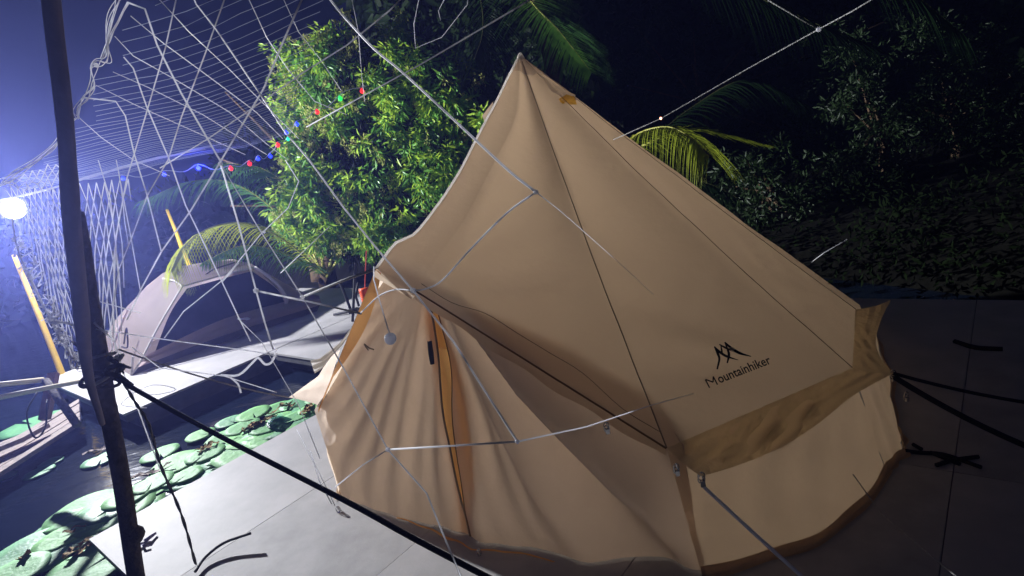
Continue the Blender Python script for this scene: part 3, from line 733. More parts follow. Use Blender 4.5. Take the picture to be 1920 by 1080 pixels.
# small knots
for x, y, dd, rr in ((1005,360,1.2,.005),(727,843,1.5,.006),(970,828,1.3,.005),(480,545,2.4,.011),(567,557,2.1,.008),(413,307,2.6,.010),(495,435,3.1,.008),(180,122,2.6,.010),(1535,55,1.45,.006),(775,545,1.65,.008)):
    MB().lathe(D(x, y, dd), [(rr*.3,-rr),(rr,-rr*.5),(rr,rr*.5),(rr*.3,rr)], 8).build('knot', M['cord'], net, True)
# overhead netting plane: twine rows in two directions, compressing toward its far edge
b1 = MB()
yy = 2.3
rows = []
while yy < 9.8:
    rows.append(yy); yy += 0.19
def CZP(x, y): return CZ - 0.10*math.sin((x+9)/8.5*math.pi)*1.0 + 0.02*math.sin(x*3+y)
for yv in rows:
    xa = -8.6*yv/9.2*0.9 - .4; xb = -1.75*yv/5 + 0.5
    pts = [Vector((xa+(xb-xa)*i/14, yv+.35*math.sin(i/14*3)+rnd(-.012,.012), CZP(xa+(xb-xa)*i/14, yv)+rnd(-.006,.006))) for i in range(15)]
    def okp(P):
        a_, b_ = pixel(P); return a_ > np.interp(b_, [0,110,200,280,340], [230,185,140,100,0])+4
    pts = [p for p in pts if depth(p) > .5 and okp(p)]
    if len(pts) > 1: b1.tube(pts, .0011+.00022*yv, 3, False)
tag(b1.build('netting', M['fine'], net, True), kind='stuff')
# far edge ropes of the overhead net
for dy, r_ in ((0,.012), (.25,.008), (-.3,.008), (.5,.007)):
    pts = [Vector((-8.8+i*.45, 9.6+dy-.05*i+rnd(-.02,.02), CZ-.12-.06*math.sin(i/2.0)+rnd(-.015,.015)+dy*.1)) for i in range(12)]
    MB().tube(smooth_path(pts, 3), r_, 5).build('edge_rope', M['cord'], net, True)
# hanging side netting: diamonds gathered downward to the lashing, left and right of the pole
def diamonds(topL, topR, bot, dt, db, n, rows_, r, amp):
    """grid nodes with alternating offsets joined as diamonds"""
    nodes = {}
    for j in range(rows_+1):
        t = j/rows_
        for i in range(n+1):
            u = (i+(0.5 if j % 2 else 0))/n
            tx = topL[0]+(topR[0]-topL[0])*u; ty = topL[1]+(topR[1]-topL[1])*u
            bx = bot[0][0]+(bot[1][0]-bot[0][0])*u; by = bot[0][1]+(bot[1][1]-bot[0][1])*u
            tt = t**0.9; x = tx+(bx-tx)*tt + rnd(-amp, amp)*(.4+t); y = ty+(by-ty)*t+rnd(-amp, amp)
            x -= 0.0
            nodes[i, j] = D(x, y, dt+(db-dt)*t+rnd(-.05,.05)*(1-t))
    for i in range(n+1):
        for sgn in (0, 1):
            pts = []; ii = i
            for j in range(rows_+1):
                if ii < 0 or ii > n: break
                pts.append(nodes[ii, j])
                if sgn and j % 2: ii += 1
                elif not sgn and j % 2 == 0: ii -= 1
            if len(pts) > 1: MB().tube(pts, r, 4).build('cord', M['cord'], net, True)
diamonds((8,350), (122,352), ((128,668),(168,690)), 3.6, 2.9, 10, 14, .0026, 2.5)
diamonds((150,345), (240,335), ((188,640),(222,700)), 3.4, 2.85, 6, 9, .0026, 2.5)
diamonds((0,345), (120,300), ((0,350),(125,362)), 3.8, 3.6, 8, 4, .0032, 3.5)

# fringe of loose loops along the left edge of the gathered net
for k in range(46):
    t = rnd(0.05,1)**.8; x = 28+(150-28)*t**1.25+rnd(-8,10); y = 420+(690-420)*t+rnd(-5,5); d = 3.3-.5*t
    pts = [D(x+rnd(-14,14), y+rnd(-14,14), d+rnd(-.04,.04)) for _ in range(5)]
    MB().tube(smooth_path(pts, 4), rnd(.0018,.0034), 4).build('loop', M['cord'], net, True)
for _ in range(3): cl([(22+rnd(-3,3),405),(34,470),(62+rnd(-5,5),540),(95,600),(125+rnd(-5,5),650),(160,690)], 3.3, 2.9, .0034, True)
# the stray sticks and lines by the lashing
cl([(103,606),(120,604),(162,616)], 2.9, 2.7, .0060)
cl([(180,617),(277,632),(335,640),(477,659),(520,668)], 2.6, 2.9, .0026)
cl([(176,605),(215,640)], 2.6, 2.7, .0050)
cl([(174,562),(264,587)], 2.7, 3.1, .0026)
cl([(413,703),(447,703),(473,680),(484,671),(497,683),(510,678),(518,656)], 3.6, 3.8, .0075, True)
cl([(430,706),(446,720),(452,737)], 3.6, 3.6, .0060, True)
cl([(215,640),(232,700),(260,770),(300,880)], 2.8, 2.9, .0030)
cl([(247,651),(300,690),(420,705),(519,736)], 2.8, 3.4, .0026)
cl([(582,845),(598,900),(622,945)], 2.3, 2.2, .0018)
cl([(556,805),(600,890),(628,948)], 2.4, 2.2, .0014)
cl([(245,735),(290,740),(330,730),(285,722),(240,745),(230,760),(275,765)], 2.9, 3.0, .0024, True)
cl([(445,596),(490,640),(560,760),(600,860)], 3.0, 2.6, .0018)
# white disc weight hanging on its string
dc = D(732,635,1.74); nrm = (EYE-dc).normalized()
o = MB().lathe(dc, [(.004,-.007),(.016,-.006),(.0185,0),(.016,.006),(.004,.007)], 20, nrm+Vector((-.25,0,.1))).build('hanging_disc', M['white_plastic'], None, True)
tag(o, 'small white plastic disc hanging on a net string before the tent door', 'disc')
# ------------------------------------------------------------------ fairy lights
fl = thing('fairy_lights', 'string of blue, red and green bulbs under the far edge of the net', 'string lights', D(372,315,9.0))
bul = [(45,341,'b'),(231,335,'b'),(308,327,'b'),(372,315,'B'),(433,316,'r'),(468,307,'r'),(484,298,'b'),(507,293,'b'),(521,272,'r'),(540,261,'c'),(537,249,'b'),(557,233,'b'),(595,210,'r'),(638,185,'g'),(679,171,'r')]
cab = [(0,335),(45,333),(110,338),(170,336),(231,328),(262,332),(308,320),(345,322),(372,308),(402,318),(433,310),(450,312),(468,300),(476,304),(484,291),(495,298),(507,286),(515,280),(521,266),(530,268),(540,254),(533,246),(537,242),(550,238),(557,226),(575,222),(595,203),(612,202),(638,177),(655,168),(679,164),(690,160)]
MB().tube(smooth_path([D(x, y, 9.0) for x, y in cab], 4), .006, 5).build('cable', M['fine'], fl, True)
BM = {'b': emis('blue_bulb', (0.012,0.03,1.0), 5), 'B': emis('bright_blue_bulb', (0.012,0.02,1.0), 14), 'r': emis('red_bulb', (1.0,0.03,0.03), 1.6), 'g': emis('green_bulb', (0.02,1.0,0.12), 1.3), 'c': emis('cyan_bulb', (0.02,0.8,0.45), 1.3)}
for x, y, c in bul:
    s = 0.034 if c in 'Brg' else 0.027
    prof = [(.3*s,1.3*s),(.45*s,.9*s),(s,.3*s),(s,-.3*s),(.6*s,-.9*s),(.1*s,-1.1*s)]
    MB().lathe(D(x, y, 9.0), prof[::-1], 8).build('bulb', BM[c], fl, True)
    if c == 'B':
        q = bpy.data.lights.new('blue_bulb_light', 'POINT'); qo = bpy.data.objects.new('blue_bulb_light', q); COL.objects.link(qo); qo.location = D(x, y, 8.9); q.energy = 25; q.color = (0.03,0.05,1); q.shadow_soft_size = .05
o = MB().lathe(D(1239,222,1.98), [(.0015,-.004),(.0035,-.002),(.0035,.002),(.0015,.004)], 8).build('indicator_light', emis('red_led', (1.0,0.35,0.2), 8)); tag(o, 'tiny glowing red light on the cord above the palm frond', 'light')
# ------------------------------------------------------------------ yellow poles, rails, gangway
p0 = G(117,703,-.02); p1 = D(26,478,depth(p0)*1.0)
o = MB().tube([p0-Vector((0,0,.3)), p0, p0.lerp(p1,.5)+Vector((.01,0,0)), p1], [.05,.05,.045,.035], 8).build('yellow_pole', M['bamboo'], None, True)
tag(o, 'yellow bamboo pole standing behind the left end of the far platform', 'pole', 'yellow poles')
pb = D(346,478,13.0); o = MB().tube([Vector((pb.x+.25,pb.y,wz-.2)), pb, D(331,437,13.0), D(313,393,13.0)], [.055,.05,.04,.03], 8).build('yellow_pole', M['bamboo'], None, True)
tag(o, 'short yellow pole sticking up behind the dome tent and palm frond', 'pole', 'yellow poles')
a, b = G(-60,733,.25), G(80,712,.25)
tag(MB().tube([D(-60,728,5.6), D(80,712,6.4)], .028, 8).build('rail', M['rail'], None, True), 'upper pale bamboo rail ending at the brown timber post', 'rail', 'pale rails at the left edge')
tag(MB().tube([D(-60,757,5.2), D(160,713,6.6)], .026, 8).build('rail', M['rail'], None, True), 'lower longer pale bamboo rail reaching over the platform', 'rail', 'pale rails at the left edge')
tag(MB().box((D(73,714,6.5)+D(112,772,6.3))/2, .10, .06, (D(73,714,6.5)-D(112,772,6.3)).length, R0, (D(73,714,6.5)-D(112,772,6.3)).cross(R0)).build('timber_post', M['brown_wood']), 'orange brown squared timber leaning against the platform end', 'post')
tag(MB().tube([D(86,714,6.4), D(145,797,6.0)], .04, 8).build('timber_post', M['bark'], None, True), 'dark round pole leaning beside the orange brown timber', 'post')
gw = thing('gangway', 'weathered grey plank gangway at the lower left corner of the far platform', 'gangway', G(60,810,-.1))
PA, PB, PC, PDn = G(-40,862,-.10), G(148,748,-.06), G(150,790,-.06), G(-40,912,-.10)
for k in range(5):
    a0, a1 = PA.lerp(PDn, k/5), PA.lerp(PDn, (k+.90)/5); b0, b1 = PB.lerp(PC, k/5), PB.lerp(PC, (k+.90)/5)
    z = Vector((0,0,rnd(-.006,.006))); t = Vector((0,0,-.05))
    v = [a0+z, b0+z, b1+z, a1+z, a0+z+t, b0+z+t, b1+z+t, a1+z+t]
    link('plank', v, [(0,3,2,1),(4,5,6,7),(0,1,5,4),(1,2,6,5),(2,3,7,6),(3,0,4,7)], M['wood'], gw)
bx = MB().box(G(20,830,.02), .5, .35, .10, (G(40,822)-G(0,838)), Vector((.2,1,0)))
tag(bx.build('wooden_box', M['wood']), 'pale flat wooden box resting on the gangway', 'box')
tag(MB().tube(smooth_path([D(70,735,5.5), D(50,775,5.3), D(65,820,5.2), D(85,800,5.3), D(88,750,5.5)], 6), .008, 5).build('cable', M['black_rope'], None, True), 'thin dark cable looping beside the gangway', 'cable')
# ------------------------------------------------------------------ stand and orange float near the tree
sb = G(661,603); dd = depth(sb)
st = thing('folding_stand', 'black folding metal stand on the platform beside the tent', 'stand', sb)
MB().tube([D(661,603,dd), D(664,545,dd), D(667,492,dd)], .022, 8).build('pole', M['black_metal'], st)
MB().tube([G(626,590,.03), G(661,583,.05), G(693,573,.03)], .025, 6).build('foot', M['black_metal'], st)
MB().tube([D(657,580,dd+.1), D(648,555,dd+.15), D(638,531,dd+.2)], .022, 6).build('leg', M['black_metal'], st)
MB().tube([D(673,574,dd+.3), D(667,555,dd+.25), D(672,530,dd+.3)], .020, 6).build('leg', M['black_metal'], st)
MB().box(D(663,582,dd), .14, .10, .06).build('hub', M['black_metal'], st)
of = thing('ribbed_float', 'ribbed orange float hanging on a red cord beside the tent', 'float', D(686,552,dd-.8))
pr = []
for i in range(13): pr.append((.075+.014*math.cos(i*math.pi), -.085+i*.0142))
MB().lathe(D(686,552,dd-.8), [(.03,-.095)]+pr+[(.03,.095)], 14).build('float_body', M['orange_plastic'], of, True)
MB().tube([D(684,545,dd-.8), D(685,510,dd-.8), D(687,470,dd-.8)], .008, 5).build('cord', M['red_rope'], of)
# ------------------------------------------------------------------ lily pads
def pad(c, r, rot, mname, label, lift=0.0, tiltv=(0,0), cat='lily pad', nm='lily_pad', grp='lily pads on the pond'):
    n = 26; v = [Vector((0,0,.0))]; f = []
    notch = 0.10
    for ring, rr in enumerate((.35, .7, 1.0)):
        for i in range(n):
            a = notch + (2*math.pi-2*notch)*i/(n-1)
            q = r*rr*(1+.025*math.sin(a*3+rot*5)+.015*math.sin(a*7+rot))
            v.append(Vector((math.cos(a)*q, math.sin(a)*q, (.004*math.sin(a*5+rot)+(.006 if ring == 2 else 0)*(.5+.5*math.sin(a*4+rot*2)))*r*2)))
    for i in range(n-1): f.append((0, 1+i, 2+i))
    for ring in range(2):
        for i in range(n-1): a = 1+ring*n+i; f.append((a, a+n, a+n+1, a+1))
    k = len(v); low = [p-Vector((0,0,.008)) for p in v]; f2 = [tuple(i+k for i in q[::-1]) for q in f]
    rim = [(1+2*n+i, 1+2*n+i+k, 1+2*n+i+1+k, 1+2*n+i+1) for i in range(n-1)]
    me = bpy.data.meshes.new(nm); me.from_pydata([tuple(p) for p in v+low], [], f+f2+rim); me.polygons.foreach_set('use_smooth', [True]*len(me.polygons)); me.materials.append(M[mname])
    o = bpy.data.objects.new(nm, me); COL.objects.link(o); o.location = c; o.rotation_euler = (tiltv[0], tiltv[1], rot)
    return tag(o, label, cat, grp)
zW = wz+.02
PADS = [ # pixel centre, radius, material, label
 (160,955,.34,'pad','large round pale green pad overlapping open water left of the pole'),
 (60,1040,.42,'pad3','large bluish green pad at the bottom left corner'),
 (150,1075,.36,'pad','green pad against the platform corner at the bottom'),
 (240,930,.22,'pad2','medium green pad touching the platform just right of the pole foot'),
 (285,905,.20,'pad','green pad tucked between the pole and the twine'),
 (205,985,.20,'pad3','small pad between the large round pad and the platform corner'),
 (330,868,.26,'pad2','yellowish pad beneath the twine beside the platform'),
 (300,850,.20,'pad','green pad under the fallen pale leaf'),
 (385,850,.20,'pad','green pad near the middle of the platform edge'),
 (375,815,.16,'pad2','pale pad with a torn dark gap beside it'),
 (420,820,.20,'pad','green pad by the dark crescent gap'),
 (430,790,.16,'pad3','small pad at the open-water side below the black rope'),
 (455,800,.20,'pad','green pad crossed by the black rope'),
 (475,775,.20,'pad2','yellow green pad under the withered brown leaves'),
 (500,800,.18,'pad','green pad between the black rope and the dark curled leaf'),
 (520,765,.20,'pad','green pad behind the dark curled leaf'),
 (560,755,.22,'pad3','green pad just left of the tent corner guy'),
 (555,780,.16,'pad','small green pad against the platform near the tent'),
 (585,765,.16,'pad2','last pale pad before the tent corner'),
 (350,890,.15,'pad','small pad squeezed against the platform edge'),
 (265,955,.14,'pad3','small pad beneath the platform corner beside the pole foot'),
 (600,745,.18,'pad','green pad half hidden by the tent flap'),
 (110,1010,.20,'pad2','medium pad between the two large corner pads'),
 (320,900,.12,'pad2','tiny pad at the platform edge near the twine'),
 (25,1075,.25,'pad','green pad cut by the bottom left picture corner'),
]
for i, (x, y, r_, mm, lb_) in enumerate(PADS): pad(G(x, y, zW+.004*(i % 5)), r_, rnd(0,6.28), mm, lb_, tiltv=(rnd(-.02,.02), rnd(-.02,.02)))
for x, y, r_, lb_ in ((72,885,.16,'pale wet pad lying alone out on the dark water'), (95,866,.13,'small wet pad above the lone pad on the dark water'), (190,860,.20,'dark pad half under water left of the pole'), (62,795,.42,'big green pad beside the gangway under the rails'), (8,893,.12,'small pad at the left picture edge near the gangway')):
    pad(G(x, y, zW), r_, rnd(0,6.28), 'pad3', lb_)
for k in range(20):
    u = rnd(.6, 2.9); v_ = 5.95+rnd(0,.45)*(1-.2*(u-.6)); q_ = UV(u, v_, zW-.004+.003*(k % 4))
    pad(q_, rnd(.26,.38), rnd(0,6.28), random.choice(['pad','pad','pad2','pad3']), 'small green pad packed among its neighbours along the platform edge', tiltv=(rnd(-.006,.006), rnd(-.006,.006)))
# dark curled leaf
cl_ = pad(G(528,795,zW+.05), .15, 1.0, 'dark_leaf', 'dark green curled leaf standing among the pads near the tent', tiltv=(.45,.2), nm='curled_leaf', cat='leaf', grp=None)
if 'group' in cl_: del cl_['group']
def dry(x, y, L, ang, label, mname='dry', n=5):
    c = G(x, y, zW+.03); b = MB()
    for k in range(n):
        a = ang+rnd(-.35,.35); d = Vector((math.cos(a), math.sin(a), 0)); s = d.cross(Vector((0,0,1))); st_ = c+d*rnd(-.5,.3)*L+s*rnd(-.3,.3)*L*.4
        w_ = rnd(.02,.045); ll = L*rnd(.4,.8)
        pts = []
        for i in range(6):
            t = i/5; ww = w_*math.sin(math.pi*(t*.85+.1)); p = st_+d*ll*t+Vector((0,0,.02*math.sin(t*5+k)))
            pts += [p-s*ww+Vector((0,0,rnd(0,.02))), p, p+s*ww+Vector((0,0,rnd(0,.02)))]
        f = []
        for i in range(5):
            for j in range(2): q = i*3+j; f.append((q, q+1, q+4, q+3))
        b.add(pts, f)
    return tag(b.build('withered_leaf', M[mname], None, True), label, 'leaf', 'withered leaves on the pads')
dA_ = math.atan2(E1v.y, E1v.x)
dry(272,888,.30,dA_-.15,'long pale curled leaf under the pole foot on the pads', 'wood', 4)
dry(468,800,.32,dA_+.1,'long brown withered leaf clump right of the black rope')
dry(492,790,.22,dA_+.3,'short brown leaf scrap beside the longest clump', n=3)
dry(520,768,.25,dA_,'thin brown scraps near the open water edge', n=4)
dry(575,770,.28,dA_+.6,'brown withered leaf clump against the tent corner')
dry(385,840,.22,dA_,'ragged brown leaf on the middle pads', n=4)
dry(140,1035,.30,dA_+.15,'mossy yellow green leaf heap between the bottom corner pads', n=7)
dry(40,1048,.12,dA_+.9,'tiny brown scrap on the bottom left pad', n=3)
dry(175,848,.30,dA_,'wrinkled pale leaf floating left of the pole', 'wood', 4)
dry(122,1000,.14,dA_,'small brown leaf at the tip of the large round pad', n=2)
# fallen star-shaped flower / twigs on platforms
def twigs(c, L, label, mname, n=6, nm='twig'):
    b = MB()
    for k in range(n):
        a = rnd(0, 6.28); q = c+Vector((rnd(-.3,.3)*L, rnd(-.3,.3)*L, .008)); b.tube([q, q+Vector((math.cos(a)*L*.25, math.sin(a)*L*.25, .012)), q+Vector((math.cos(a+.4)*L*.5, math.sin(a+.4)*L*.5, .006))], .006 if mname == 'twig' else .009, 4)
    return tag(b.build(nm, M[mname]), label, 'twig' if nm == 'twig' else 'leaf')
M['violet'] = mat('violet_petal', (0.26,0.24,0.42), 0.7, 0.2)
twigs(G(270,1018), .16, 'small violet crumpled petal on the near platform right of the pole', 'violet', 5, 'petal')
cT = G(1770,858)
b = MB()
for pts in ([(1680,842),(1720,848),(1770,852),(1840,876)], [(1755,872),(1790,862),(1835,856)], [(1712,833),(1728,842)], [(1745,848),(1800,870)]):
    b.tube(smooth_path([G(x, y, .012) for x, y in pts], 4), .012, 5)
tag(b.build('twig', M['twig'], None, True), 'black crossed twig lying on the dark ground right of the tent', 'twig')
tag(MB().tube(smooth_path([G(1790,640,.01), G(1830,652,.012), G(1880,655,.01)], 4), .02, 5).build('twig', M['twig']), 'black stick lying on the dark platform at far right', 'twig')
# ------------------------------------------------------------------ foliage
def leaf_mesh(name, pts, dirs, L, W, m_, parent):
    """one bent leaf (2 quads) per point, numpy built"""
    pts = np.asarray(pts, float); dirs = np.asarray(dirs, float); n = len(pts)
    dirs /= np.linalg.norm(dirs, axis=1)[:, None]+1e-9
    up = RNG.normal(size=(n,3)); side = np.cross(dirs, up); side /= np.linalg.norm(side, axis=1)[:, None]+1e-9
    nr = np.cross(side, dirs)
    L = np.asarray(L)*np.ones(n); W = np.asarray(W)*np.ones(n)
    a = pts; tip = pts+dirs*L[:, None]-nr*(L*.12)[:, None]; mid = pts+dirs*(L*.5)[:, None]+nr*(L*.04)[:, None]
    v = np.stack([a, mid-side*W[:, None]/2, tip, mid+side*W[:, None]/2], 1).reshape(-1, 3)
    me = bpy.data.meshes.new(name); me.vertices.add(4*n); me.vertices.foreach_set('co', v.ravel())
    idx = np.arange(4*n).reshape(n, 4)
    tri = np.concatenate([idx[:, [0,1,2]], idx[:, [0,2,3]]], 0)
    me.loops.add(tri.size); me.loops.foreach_set('vertex_index', tri.ravel().astype(np.int32))
    me.polygons.add(len(tri)); me.polygons.foreach_set('loop_start', (np.arange(len(tri))*3).astype(np.int32))
    me.polygons.foreach_set('loop_total', np.full(len(tri), 3, np.int32))
    me.update(calc_edges=True); me.validate(); me.materials.append(m_)
    o = bpy.data.objects.new(name, me); COL.objects.link(o)
    if parent: o.parent = parent; o.matrix_parent_inverse = Matrix.Translation(-PLOC[parent.name])
    return o
def clumps(centers, radii, per, spread=1.0):
    P = []; Dd = []
    for c, r_ in zip(centers, radii):
        q = RNG.normal(size=(per,3)); q /= np.linalg.norm(q, axis=1)[:, None]
        rr = r_*(0.55+0.45*RNG.random(per))[:, None]
        P.append(np.array(c)+q*rr); Dd.append(q*.8+RNG.normal(size=(per,3))*.5+np.array([0,0,-.15]))
    return np.concatenate(P), np.concatenate(Dd)
def pl3(P): return np.array([P.x, P.y, P.z])
# big flowering tree left of the bell tent
tb = G(598,527,.05); tree = thing('flowering_tree', 'bright leafy tree with yellowish flower sprays behind the platforms', 'tree', tb)
dT = 12.4
MB().tube(smooth_path([tb, tb+Vector((.1,.1,.9)), tb+Vector((.4,.3,1.8)), tb+Vector((.8,.3,3.0)), tb+Vector((1.0,.3,4.2))], 5), [.17,.165,.16,.155,.15,.14,.13,.13,.12,.12,.11,.10,.09,.08,.07,.06,.05,.04,.03,.02,.02], 9).build('trunk', M['trunk'], tree, True)
for dx, dz, dy in ((-1.3,3.0,.0), (1.9,3.2,.3), (-.6,4.2,-.4), (1.6,4.4,-.3), (2.6,2.4,.4), (-1.2,2.0,-.4)):
    s0 = tb+Vector((.35,.25,1.5)); MB().tube(smooth_path([s0, s0+Vector((dx*.4,dy,(dz-1.5)*.5)), tb+Vector((dx,dy,dz))], 4), [.08,.07,.065,.06,.05,.04,.03,.025,.02], 6).build('limb', M['trunk'], tree, True)
outline = [(560,130,48),(600,120,42),(640,80,38),(660,150,62),(585,180,52),(565,215,40),(630,210,60),(700,180,65),(760,80,45),(740,140,60),(800,130,55),(830,190,50),(780,210,70),(700,250,70),(620,270,55),(570,300,42),(560,345,45),(610,350,55),(680,330,70),(760,300,75),(830,260,60),(860,310,45),(560,400,38),(600,415,50),(650,420,50),(700,400,65),(770,380,65),(540,430,26),(620,455,38),(690,450,42),(740,430,45),(800,330,60),(870,150,45),(880,220,45),(900,280,40)]
cen = []; rad = []
for x, y, r_ in outline:
    d = dT+rnd(-.9,.6); cen.append(pl3(D(x, y, d))); rad.append(r_/FPX*d)
cen2 = []; rad2 = []
for c, r_ in zip(cen, rad):
    for k in range(9):
        q = RNG.normal(size=3); q /= np.linalg.norm(q); cen2.append(c+q*r_*RNG.uniform(.45,1.0)); rad2.append(RNG.uniform(.10,.24))
cen2 = np.array(cen2)
P, Dd = clumps(cen2, rad2, 42); leaf_mesh('crown', P, Dd+np.array([0,0,-.35]), RNG.uniform(.13,.24,len(P)), RNG.uniform(.04,.065,len(P)), M['leaf_a'], tree)
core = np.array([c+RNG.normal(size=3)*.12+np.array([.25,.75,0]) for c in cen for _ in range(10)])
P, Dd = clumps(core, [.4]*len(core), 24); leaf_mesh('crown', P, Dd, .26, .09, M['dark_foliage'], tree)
sel = RNG.random(len(cen2)) < .75
P, Dd = clumps(cen2[sel]+np.array([-.12,-.14,.06]), np.array(rad2)[sel]*.9, 26); leaf_mesh('crown', P, Dd+np.array([0,0,-.3]), RNG.uniform(.12,.21,len(P)), RNG.uniform(.04,.06,len(P)), M['leaf_b'], tree)
# flower sprays: thin upright plumes, mostly on the lit left side
fp_ = []; fd_ = []
for x, y, r_ in outline:
    nsp = 14 if x < 690 else 2
    for k in range(nsp):
        a = rnd(0, 6.28); rr = r_*math.sqrt(rnd(.25,1.1)); px, py = x+math.cos(a)*rr, y+math.sin(a)*rr
        base = D(px, py, dT-.75+rnd(-.3,.3)); dr = np.array([rnd(-.5,.2), rnd(-.4,.1), rnd(.6,1.0)]); dr /= np.linalg.norm(dr); Ls = rnd(.14,.28)
        for q in range(34):
            t = RNG.random(); p = pl3(base)+dr*Ls*t+RNG.normal(size=3)*.055*(1.1-t); fp_.append(p); fd_.append(dr+RNG.normal(size=3)*.5)
leaf_mesh('flower_sprays', fp_, fd_, RNG.uniform(.035,.085,len(fp_)), .02, M['flower'], tree)
# palms
def frond(parent, path, llen, m_, droop=.5, n=46, both=True, taper=True, gap=0, nm='frond', wdt=.024, ang=.9):
    pts = smooth_path(path, 8); b = MB(); N = len(pts)
    tot = sum((q-p).length for p, q in zip(pts, pts[1:]))
    b.tube(pts, [.022*(1-.8*i/(N-1)) for i in range(N)], 6)
    o = b.build(nm, M['rachis_shaded' if m_ is M['palm_shaded'] else 'rachis'], parent, True)
    lv = []; lf = []
    for i in range(n):
        t = .06+.94*i/(n-1); k = t*(N-1); j = min(int(k), N-2); p = pts[j].lerp(pts[j+1], k-j); tg = (pts[j+1]-pts[j]).normalized()
        sd_ = tg.cross(Vector((0,0,1))).normalized()
        L_ = llen*(math.sin(math.pi*(.12+.80*t))**.6)*rnd(.88,1.08)
        for sg in ((-1, 1) if both else (1,)):
            dr = (sd_*sg*ang + tg*(.35+.5*t) + Vector((0,0,rnd(-.1,.15)))).normalized()
            q = p; ww = wdt*rnd(.8,1.2); s_ = dr.cross(Vector((0,0,1)))
            s_ = (tg*.9+Vector((0,0,.35))).normalized()
            base = len(lv)
            for m2 in range(5):
                u = m2/4; w2 = ww*(.5+.5*math.sin(math.pi*min(1, u*1.1+.15)))*(1-u*.9)
                c = p + dr*L_*u + Vector((0,0,-droop*L_*u*u))
                lv.extend([c-s_*w2, c+s_*w2])
            for m2 in range(4): a = base+2*m2; lf.append((a, a+1, a+3, a+2))
    link('leaflets', lv, lf, m_, o)
    return o
def dd_(x, y, d): return D(x, y, d)
# right-hand palm behind the bell tent
pr_b = D(1160,290,10.5); rp = thing('coconut_palm', 'coconut palm behind the bell tent with one bright frond above its right slope', 'palm', (pr_b.x, pr_b.y, -.1))
MB().tube([Vector((pr_b.x, pr_b.y+.2, -.4)), Vector((pr_b.x+.1, pr_b.y+.1, 1.2)), pr_b], [.24,.19,.16], 10).build('trunk', M['trunk'], rp, True)
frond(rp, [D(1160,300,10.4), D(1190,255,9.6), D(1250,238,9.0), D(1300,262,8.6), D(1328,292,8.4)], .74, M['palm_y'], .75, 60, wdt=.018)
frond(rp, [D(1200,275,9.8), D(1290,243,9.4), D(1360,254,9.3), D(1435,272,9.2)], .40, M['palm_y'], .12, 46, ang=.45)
frond(rp, [D(1190,290,10.5), D(1300,200,10.8), D(1400,150,10.6), D(1500,190,10.6)], .9, M['palm_shaded'], .7)
frond(rp, [D(1190,300,10.4), D(1290,330,10), D(1380,370,9.8), D(1430,430,9.7)], .7, M['palm_shaded'], .7)
# overhead palm whose frond droops in from the top
pt_b = D(880,-420,10.5); op = thing('coconut_palm', 'tall coconut palm whose bright frond droops in from the top edge', 'palm', (pt_b.x+1.2, pt_b.y+3.5, -.1))
MB().tube([Vector((pt_b.x+1.2, pt_b.y+3.5, -.4)), Vector((pt_b.x+.9, pt_b.y+2.5, 4)), pt_b], [.26,.2,.15], 10).build('trunk', M['trunk'], op, True)
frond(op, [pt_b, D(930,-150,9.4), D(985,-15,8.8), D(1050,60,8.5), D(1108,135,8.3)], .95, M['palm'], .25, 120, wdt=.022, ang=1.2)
frond(op, [pt_b, D(860,-180,10), D(900,-10,9.6), D(905,60,9.5), D(890,110,9.4)], 1.0, M['palm_shaded'], .6, 60)
frond(op, [pt_b, D(1100,-260,9.8), D(1330,-60,9.6), D(1500,30,9.6), D(1640,90,9.6)], 1.2, M['palm_shaded'], .6, 70)
frond(op, [pt_b, D(1200,-380,9.8), D(1500,-150,9), D(1700,-20,8.6), D(1800,60,8.4)], 1.1, M['palm_shaded'], .6, 60)
# palm behind the dome tent
lc = D(612,500,13.0); lpm = thing('coconut_palm', 'low palm at the foot of the flowering tree, fronds arching behind the dome tent', 'palm', G(612,527,.0))
MB().tube([G(615,531,-.1), D(613,500,12.8), D(610,478,12.8)], [.22,.17,.12], 9).build('trunk', M['trunk'], lpm, True)
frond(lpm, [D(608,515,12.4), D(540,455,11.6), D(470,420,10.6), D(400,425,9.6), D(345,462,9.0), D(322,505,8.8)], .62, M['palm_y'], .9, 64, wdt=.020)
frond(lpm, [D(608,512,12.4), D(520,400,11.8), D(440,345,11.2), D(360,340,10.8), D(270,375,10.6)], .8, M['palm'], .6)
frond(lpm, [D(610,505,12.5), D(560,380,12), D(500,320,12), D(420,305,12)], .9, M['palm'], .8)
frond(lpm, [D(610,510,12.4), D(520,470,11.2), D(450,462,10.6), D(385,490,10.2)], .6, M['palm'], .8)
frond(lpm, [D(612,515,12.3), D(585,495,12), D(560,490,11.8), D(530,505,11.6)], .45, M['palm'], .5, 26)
for x, y in ((585,478),(600,470),(625,475),(640,480),(572,490)):
    MB().tube([D(612,518,12.4), D((612+x)/2, (515+y)/2+3, 12.3), D(x, y-8, 12.2)], [.05,.035,.015], 6).build('leaf_stalk', M['rachis'], lpm, True)
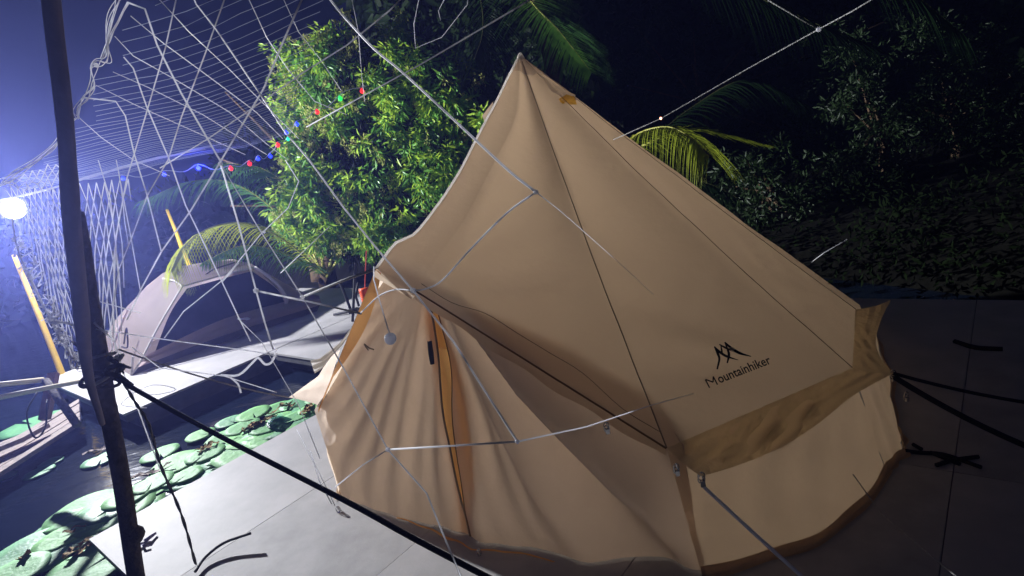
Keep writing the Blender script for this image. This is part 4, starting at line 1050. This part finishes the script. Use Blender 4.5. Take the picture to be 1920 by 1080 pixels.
# dark shrubs and trees on the right and behind
def shrub(x, y, d, blobs, label, per=55, gp='dark trees behind the tent', m_='dark_foliage', L=(.08,.16), nm='dark_tree', sp=8):
    c = D(x, y, d); base = Vector((c.x, c.y, -.1)); t = thing(nm, label, 'tree', base, gp)
    MB().tube(smooth_path([base-Vector((0,0,.3)), base.lerp(c, .5)+Vector((.15,0,0)), c], 4), [.12,.11,.1,.09,.08,.07,.06,.05,.04], 7).build('trunk', M['trunk'], t, True)
    cs = []; rs = []
    for bx_, by_, br in blobs:
        q0 = pl3(D(bx_, by_, d+rnd(-.5,.5))); R_ = br/FPX*d
        for k in range(sp):
            q = RNG.normal(size=3); q /= np.linalg.norm(q); cs.append(q0+q*R_*RNG.uniform(.3,1)); rs.append(RNG.uniform(.12,.28))
        MB().tube([c.lerp(base, .3), Vector(q0)], [.035,.01], 5).build('limb', M['trunk'], t)
    P, Dd = clumps(cs, rs, per); leaf_mesh('crown', P, Dd, RNG.uniform(L[0], L[1], len(P)), .04, M[m_], t)
    return t
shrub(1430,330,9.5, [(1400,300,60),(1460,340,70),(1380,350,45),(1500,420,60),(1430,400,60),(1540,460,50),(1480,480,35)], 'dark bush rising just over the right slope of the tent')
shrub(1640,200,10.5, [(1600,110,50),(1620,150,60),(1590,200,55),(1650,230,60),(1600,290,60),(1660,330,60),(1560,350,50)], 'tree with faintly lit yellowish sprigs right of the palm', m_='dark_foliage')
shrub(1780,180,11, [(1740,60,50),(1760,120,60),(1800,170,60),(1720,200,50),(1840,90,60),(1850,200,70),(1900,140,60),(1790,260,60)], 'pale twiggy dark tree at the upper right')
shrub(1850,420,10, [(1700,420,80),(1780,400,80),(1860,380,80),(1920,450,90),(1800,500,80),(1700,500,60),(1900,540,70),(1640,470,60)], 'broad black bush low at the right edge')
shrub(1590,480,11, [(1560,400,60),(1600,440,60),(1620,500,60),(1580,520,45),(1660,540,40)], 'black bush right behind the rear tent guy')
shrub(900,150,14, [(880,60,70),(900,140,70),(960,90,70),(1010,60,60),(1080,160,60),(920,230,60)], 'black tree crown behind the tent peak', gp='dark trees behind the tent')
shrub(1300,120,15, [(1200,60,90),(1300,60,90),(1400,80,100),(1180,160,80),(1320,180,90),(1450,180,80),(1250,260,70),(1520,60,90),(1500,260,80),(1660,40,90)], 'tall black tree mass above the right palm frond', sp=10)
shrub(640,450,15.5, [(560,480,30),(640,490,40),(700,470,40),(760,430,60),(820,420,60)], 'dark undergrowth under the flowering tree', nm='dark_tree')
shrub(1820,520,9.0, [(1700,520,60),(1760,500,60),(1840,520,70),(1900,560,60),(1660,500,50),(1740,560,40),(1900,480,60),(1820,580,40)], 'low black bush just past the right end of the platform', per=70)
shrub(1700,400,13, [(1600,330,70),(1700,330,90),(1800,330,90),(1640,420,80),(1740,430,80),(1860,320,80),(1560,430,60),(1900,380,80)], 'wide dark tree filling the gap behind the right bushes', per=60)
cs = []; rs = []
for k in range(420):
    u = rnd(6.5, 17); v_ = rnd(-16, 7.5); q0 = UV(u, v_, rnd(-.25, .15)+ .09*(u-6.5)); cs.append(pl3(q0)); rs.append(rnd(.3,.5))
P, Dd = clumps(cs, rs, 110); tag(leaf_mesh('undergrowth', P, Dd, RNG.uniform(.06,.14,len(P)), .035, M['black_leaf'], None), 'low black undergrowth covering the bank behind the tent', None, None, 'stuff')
# far treeline
cs = []; rs = []
for k in range(1500):
    a = R(rnd(-48, 75)); d = rnd(24, 34); zt = rnd(0,1)
    x = math.sin(a)*d; y = math.cos(a)*d
    hmax = 2.2 if a < R(-22) else (4.0 if a < R(-8) else 13)
    cs.append((x, y, hmax*zt**.8)); rs.append(rnd(.6,1.3))
for k in range(2600):
    a = R(rnd(-6, 75)); d = rnd(22, 30); cs.append((math.sin(a)*d, math.cos(a)*d, rnd(-.3, 15))); rs.append(rnd(.8,1.5))
P, Dd = clumps(cs, rs, 40); o = leaf_mesh('far_treeline', P, Dd, RNG.uniform(.4,.8,len(P)), .34, M['dark_foliage'], None); tag(o, 'black line of trees far beyond the pond', 'trees', None, 'stuff')
# small far lit window / lamp glint at the right edge
o = MB().box(D(1912,289,14), .16, .03, .05).build('distant_lamp', emis('distant_lamp_glass', (.9,.9,1), 4)); tag(o, 'small white light glinting between the bushes at the right edge', 'lamp')
# ------------------------------------------------------------------ night haze round everything
hz = MB().box((0,45,8), 200, 190, 24)
hm = bpy.data.materials.new('haze'); hm.use_nodes = True; n = hm.node_tree.nodes; n.remove(n['Principled BSDF'])
pv = n.new('ShaderNodeVolumePrincipled'); pv.inputs['Color'].default_value = (0.26, 0.31, 0.95, 1); pv.inputs['Density'].default_value = 0.0058; pv.inputs['Anisotropy'].default_value = 0.78
hm.node_tree.links.new(pv.outputs[0], n['Material Output'].inputs['Volume'])
o = hz.build('haze', hm); tag(o, kind='stuff')
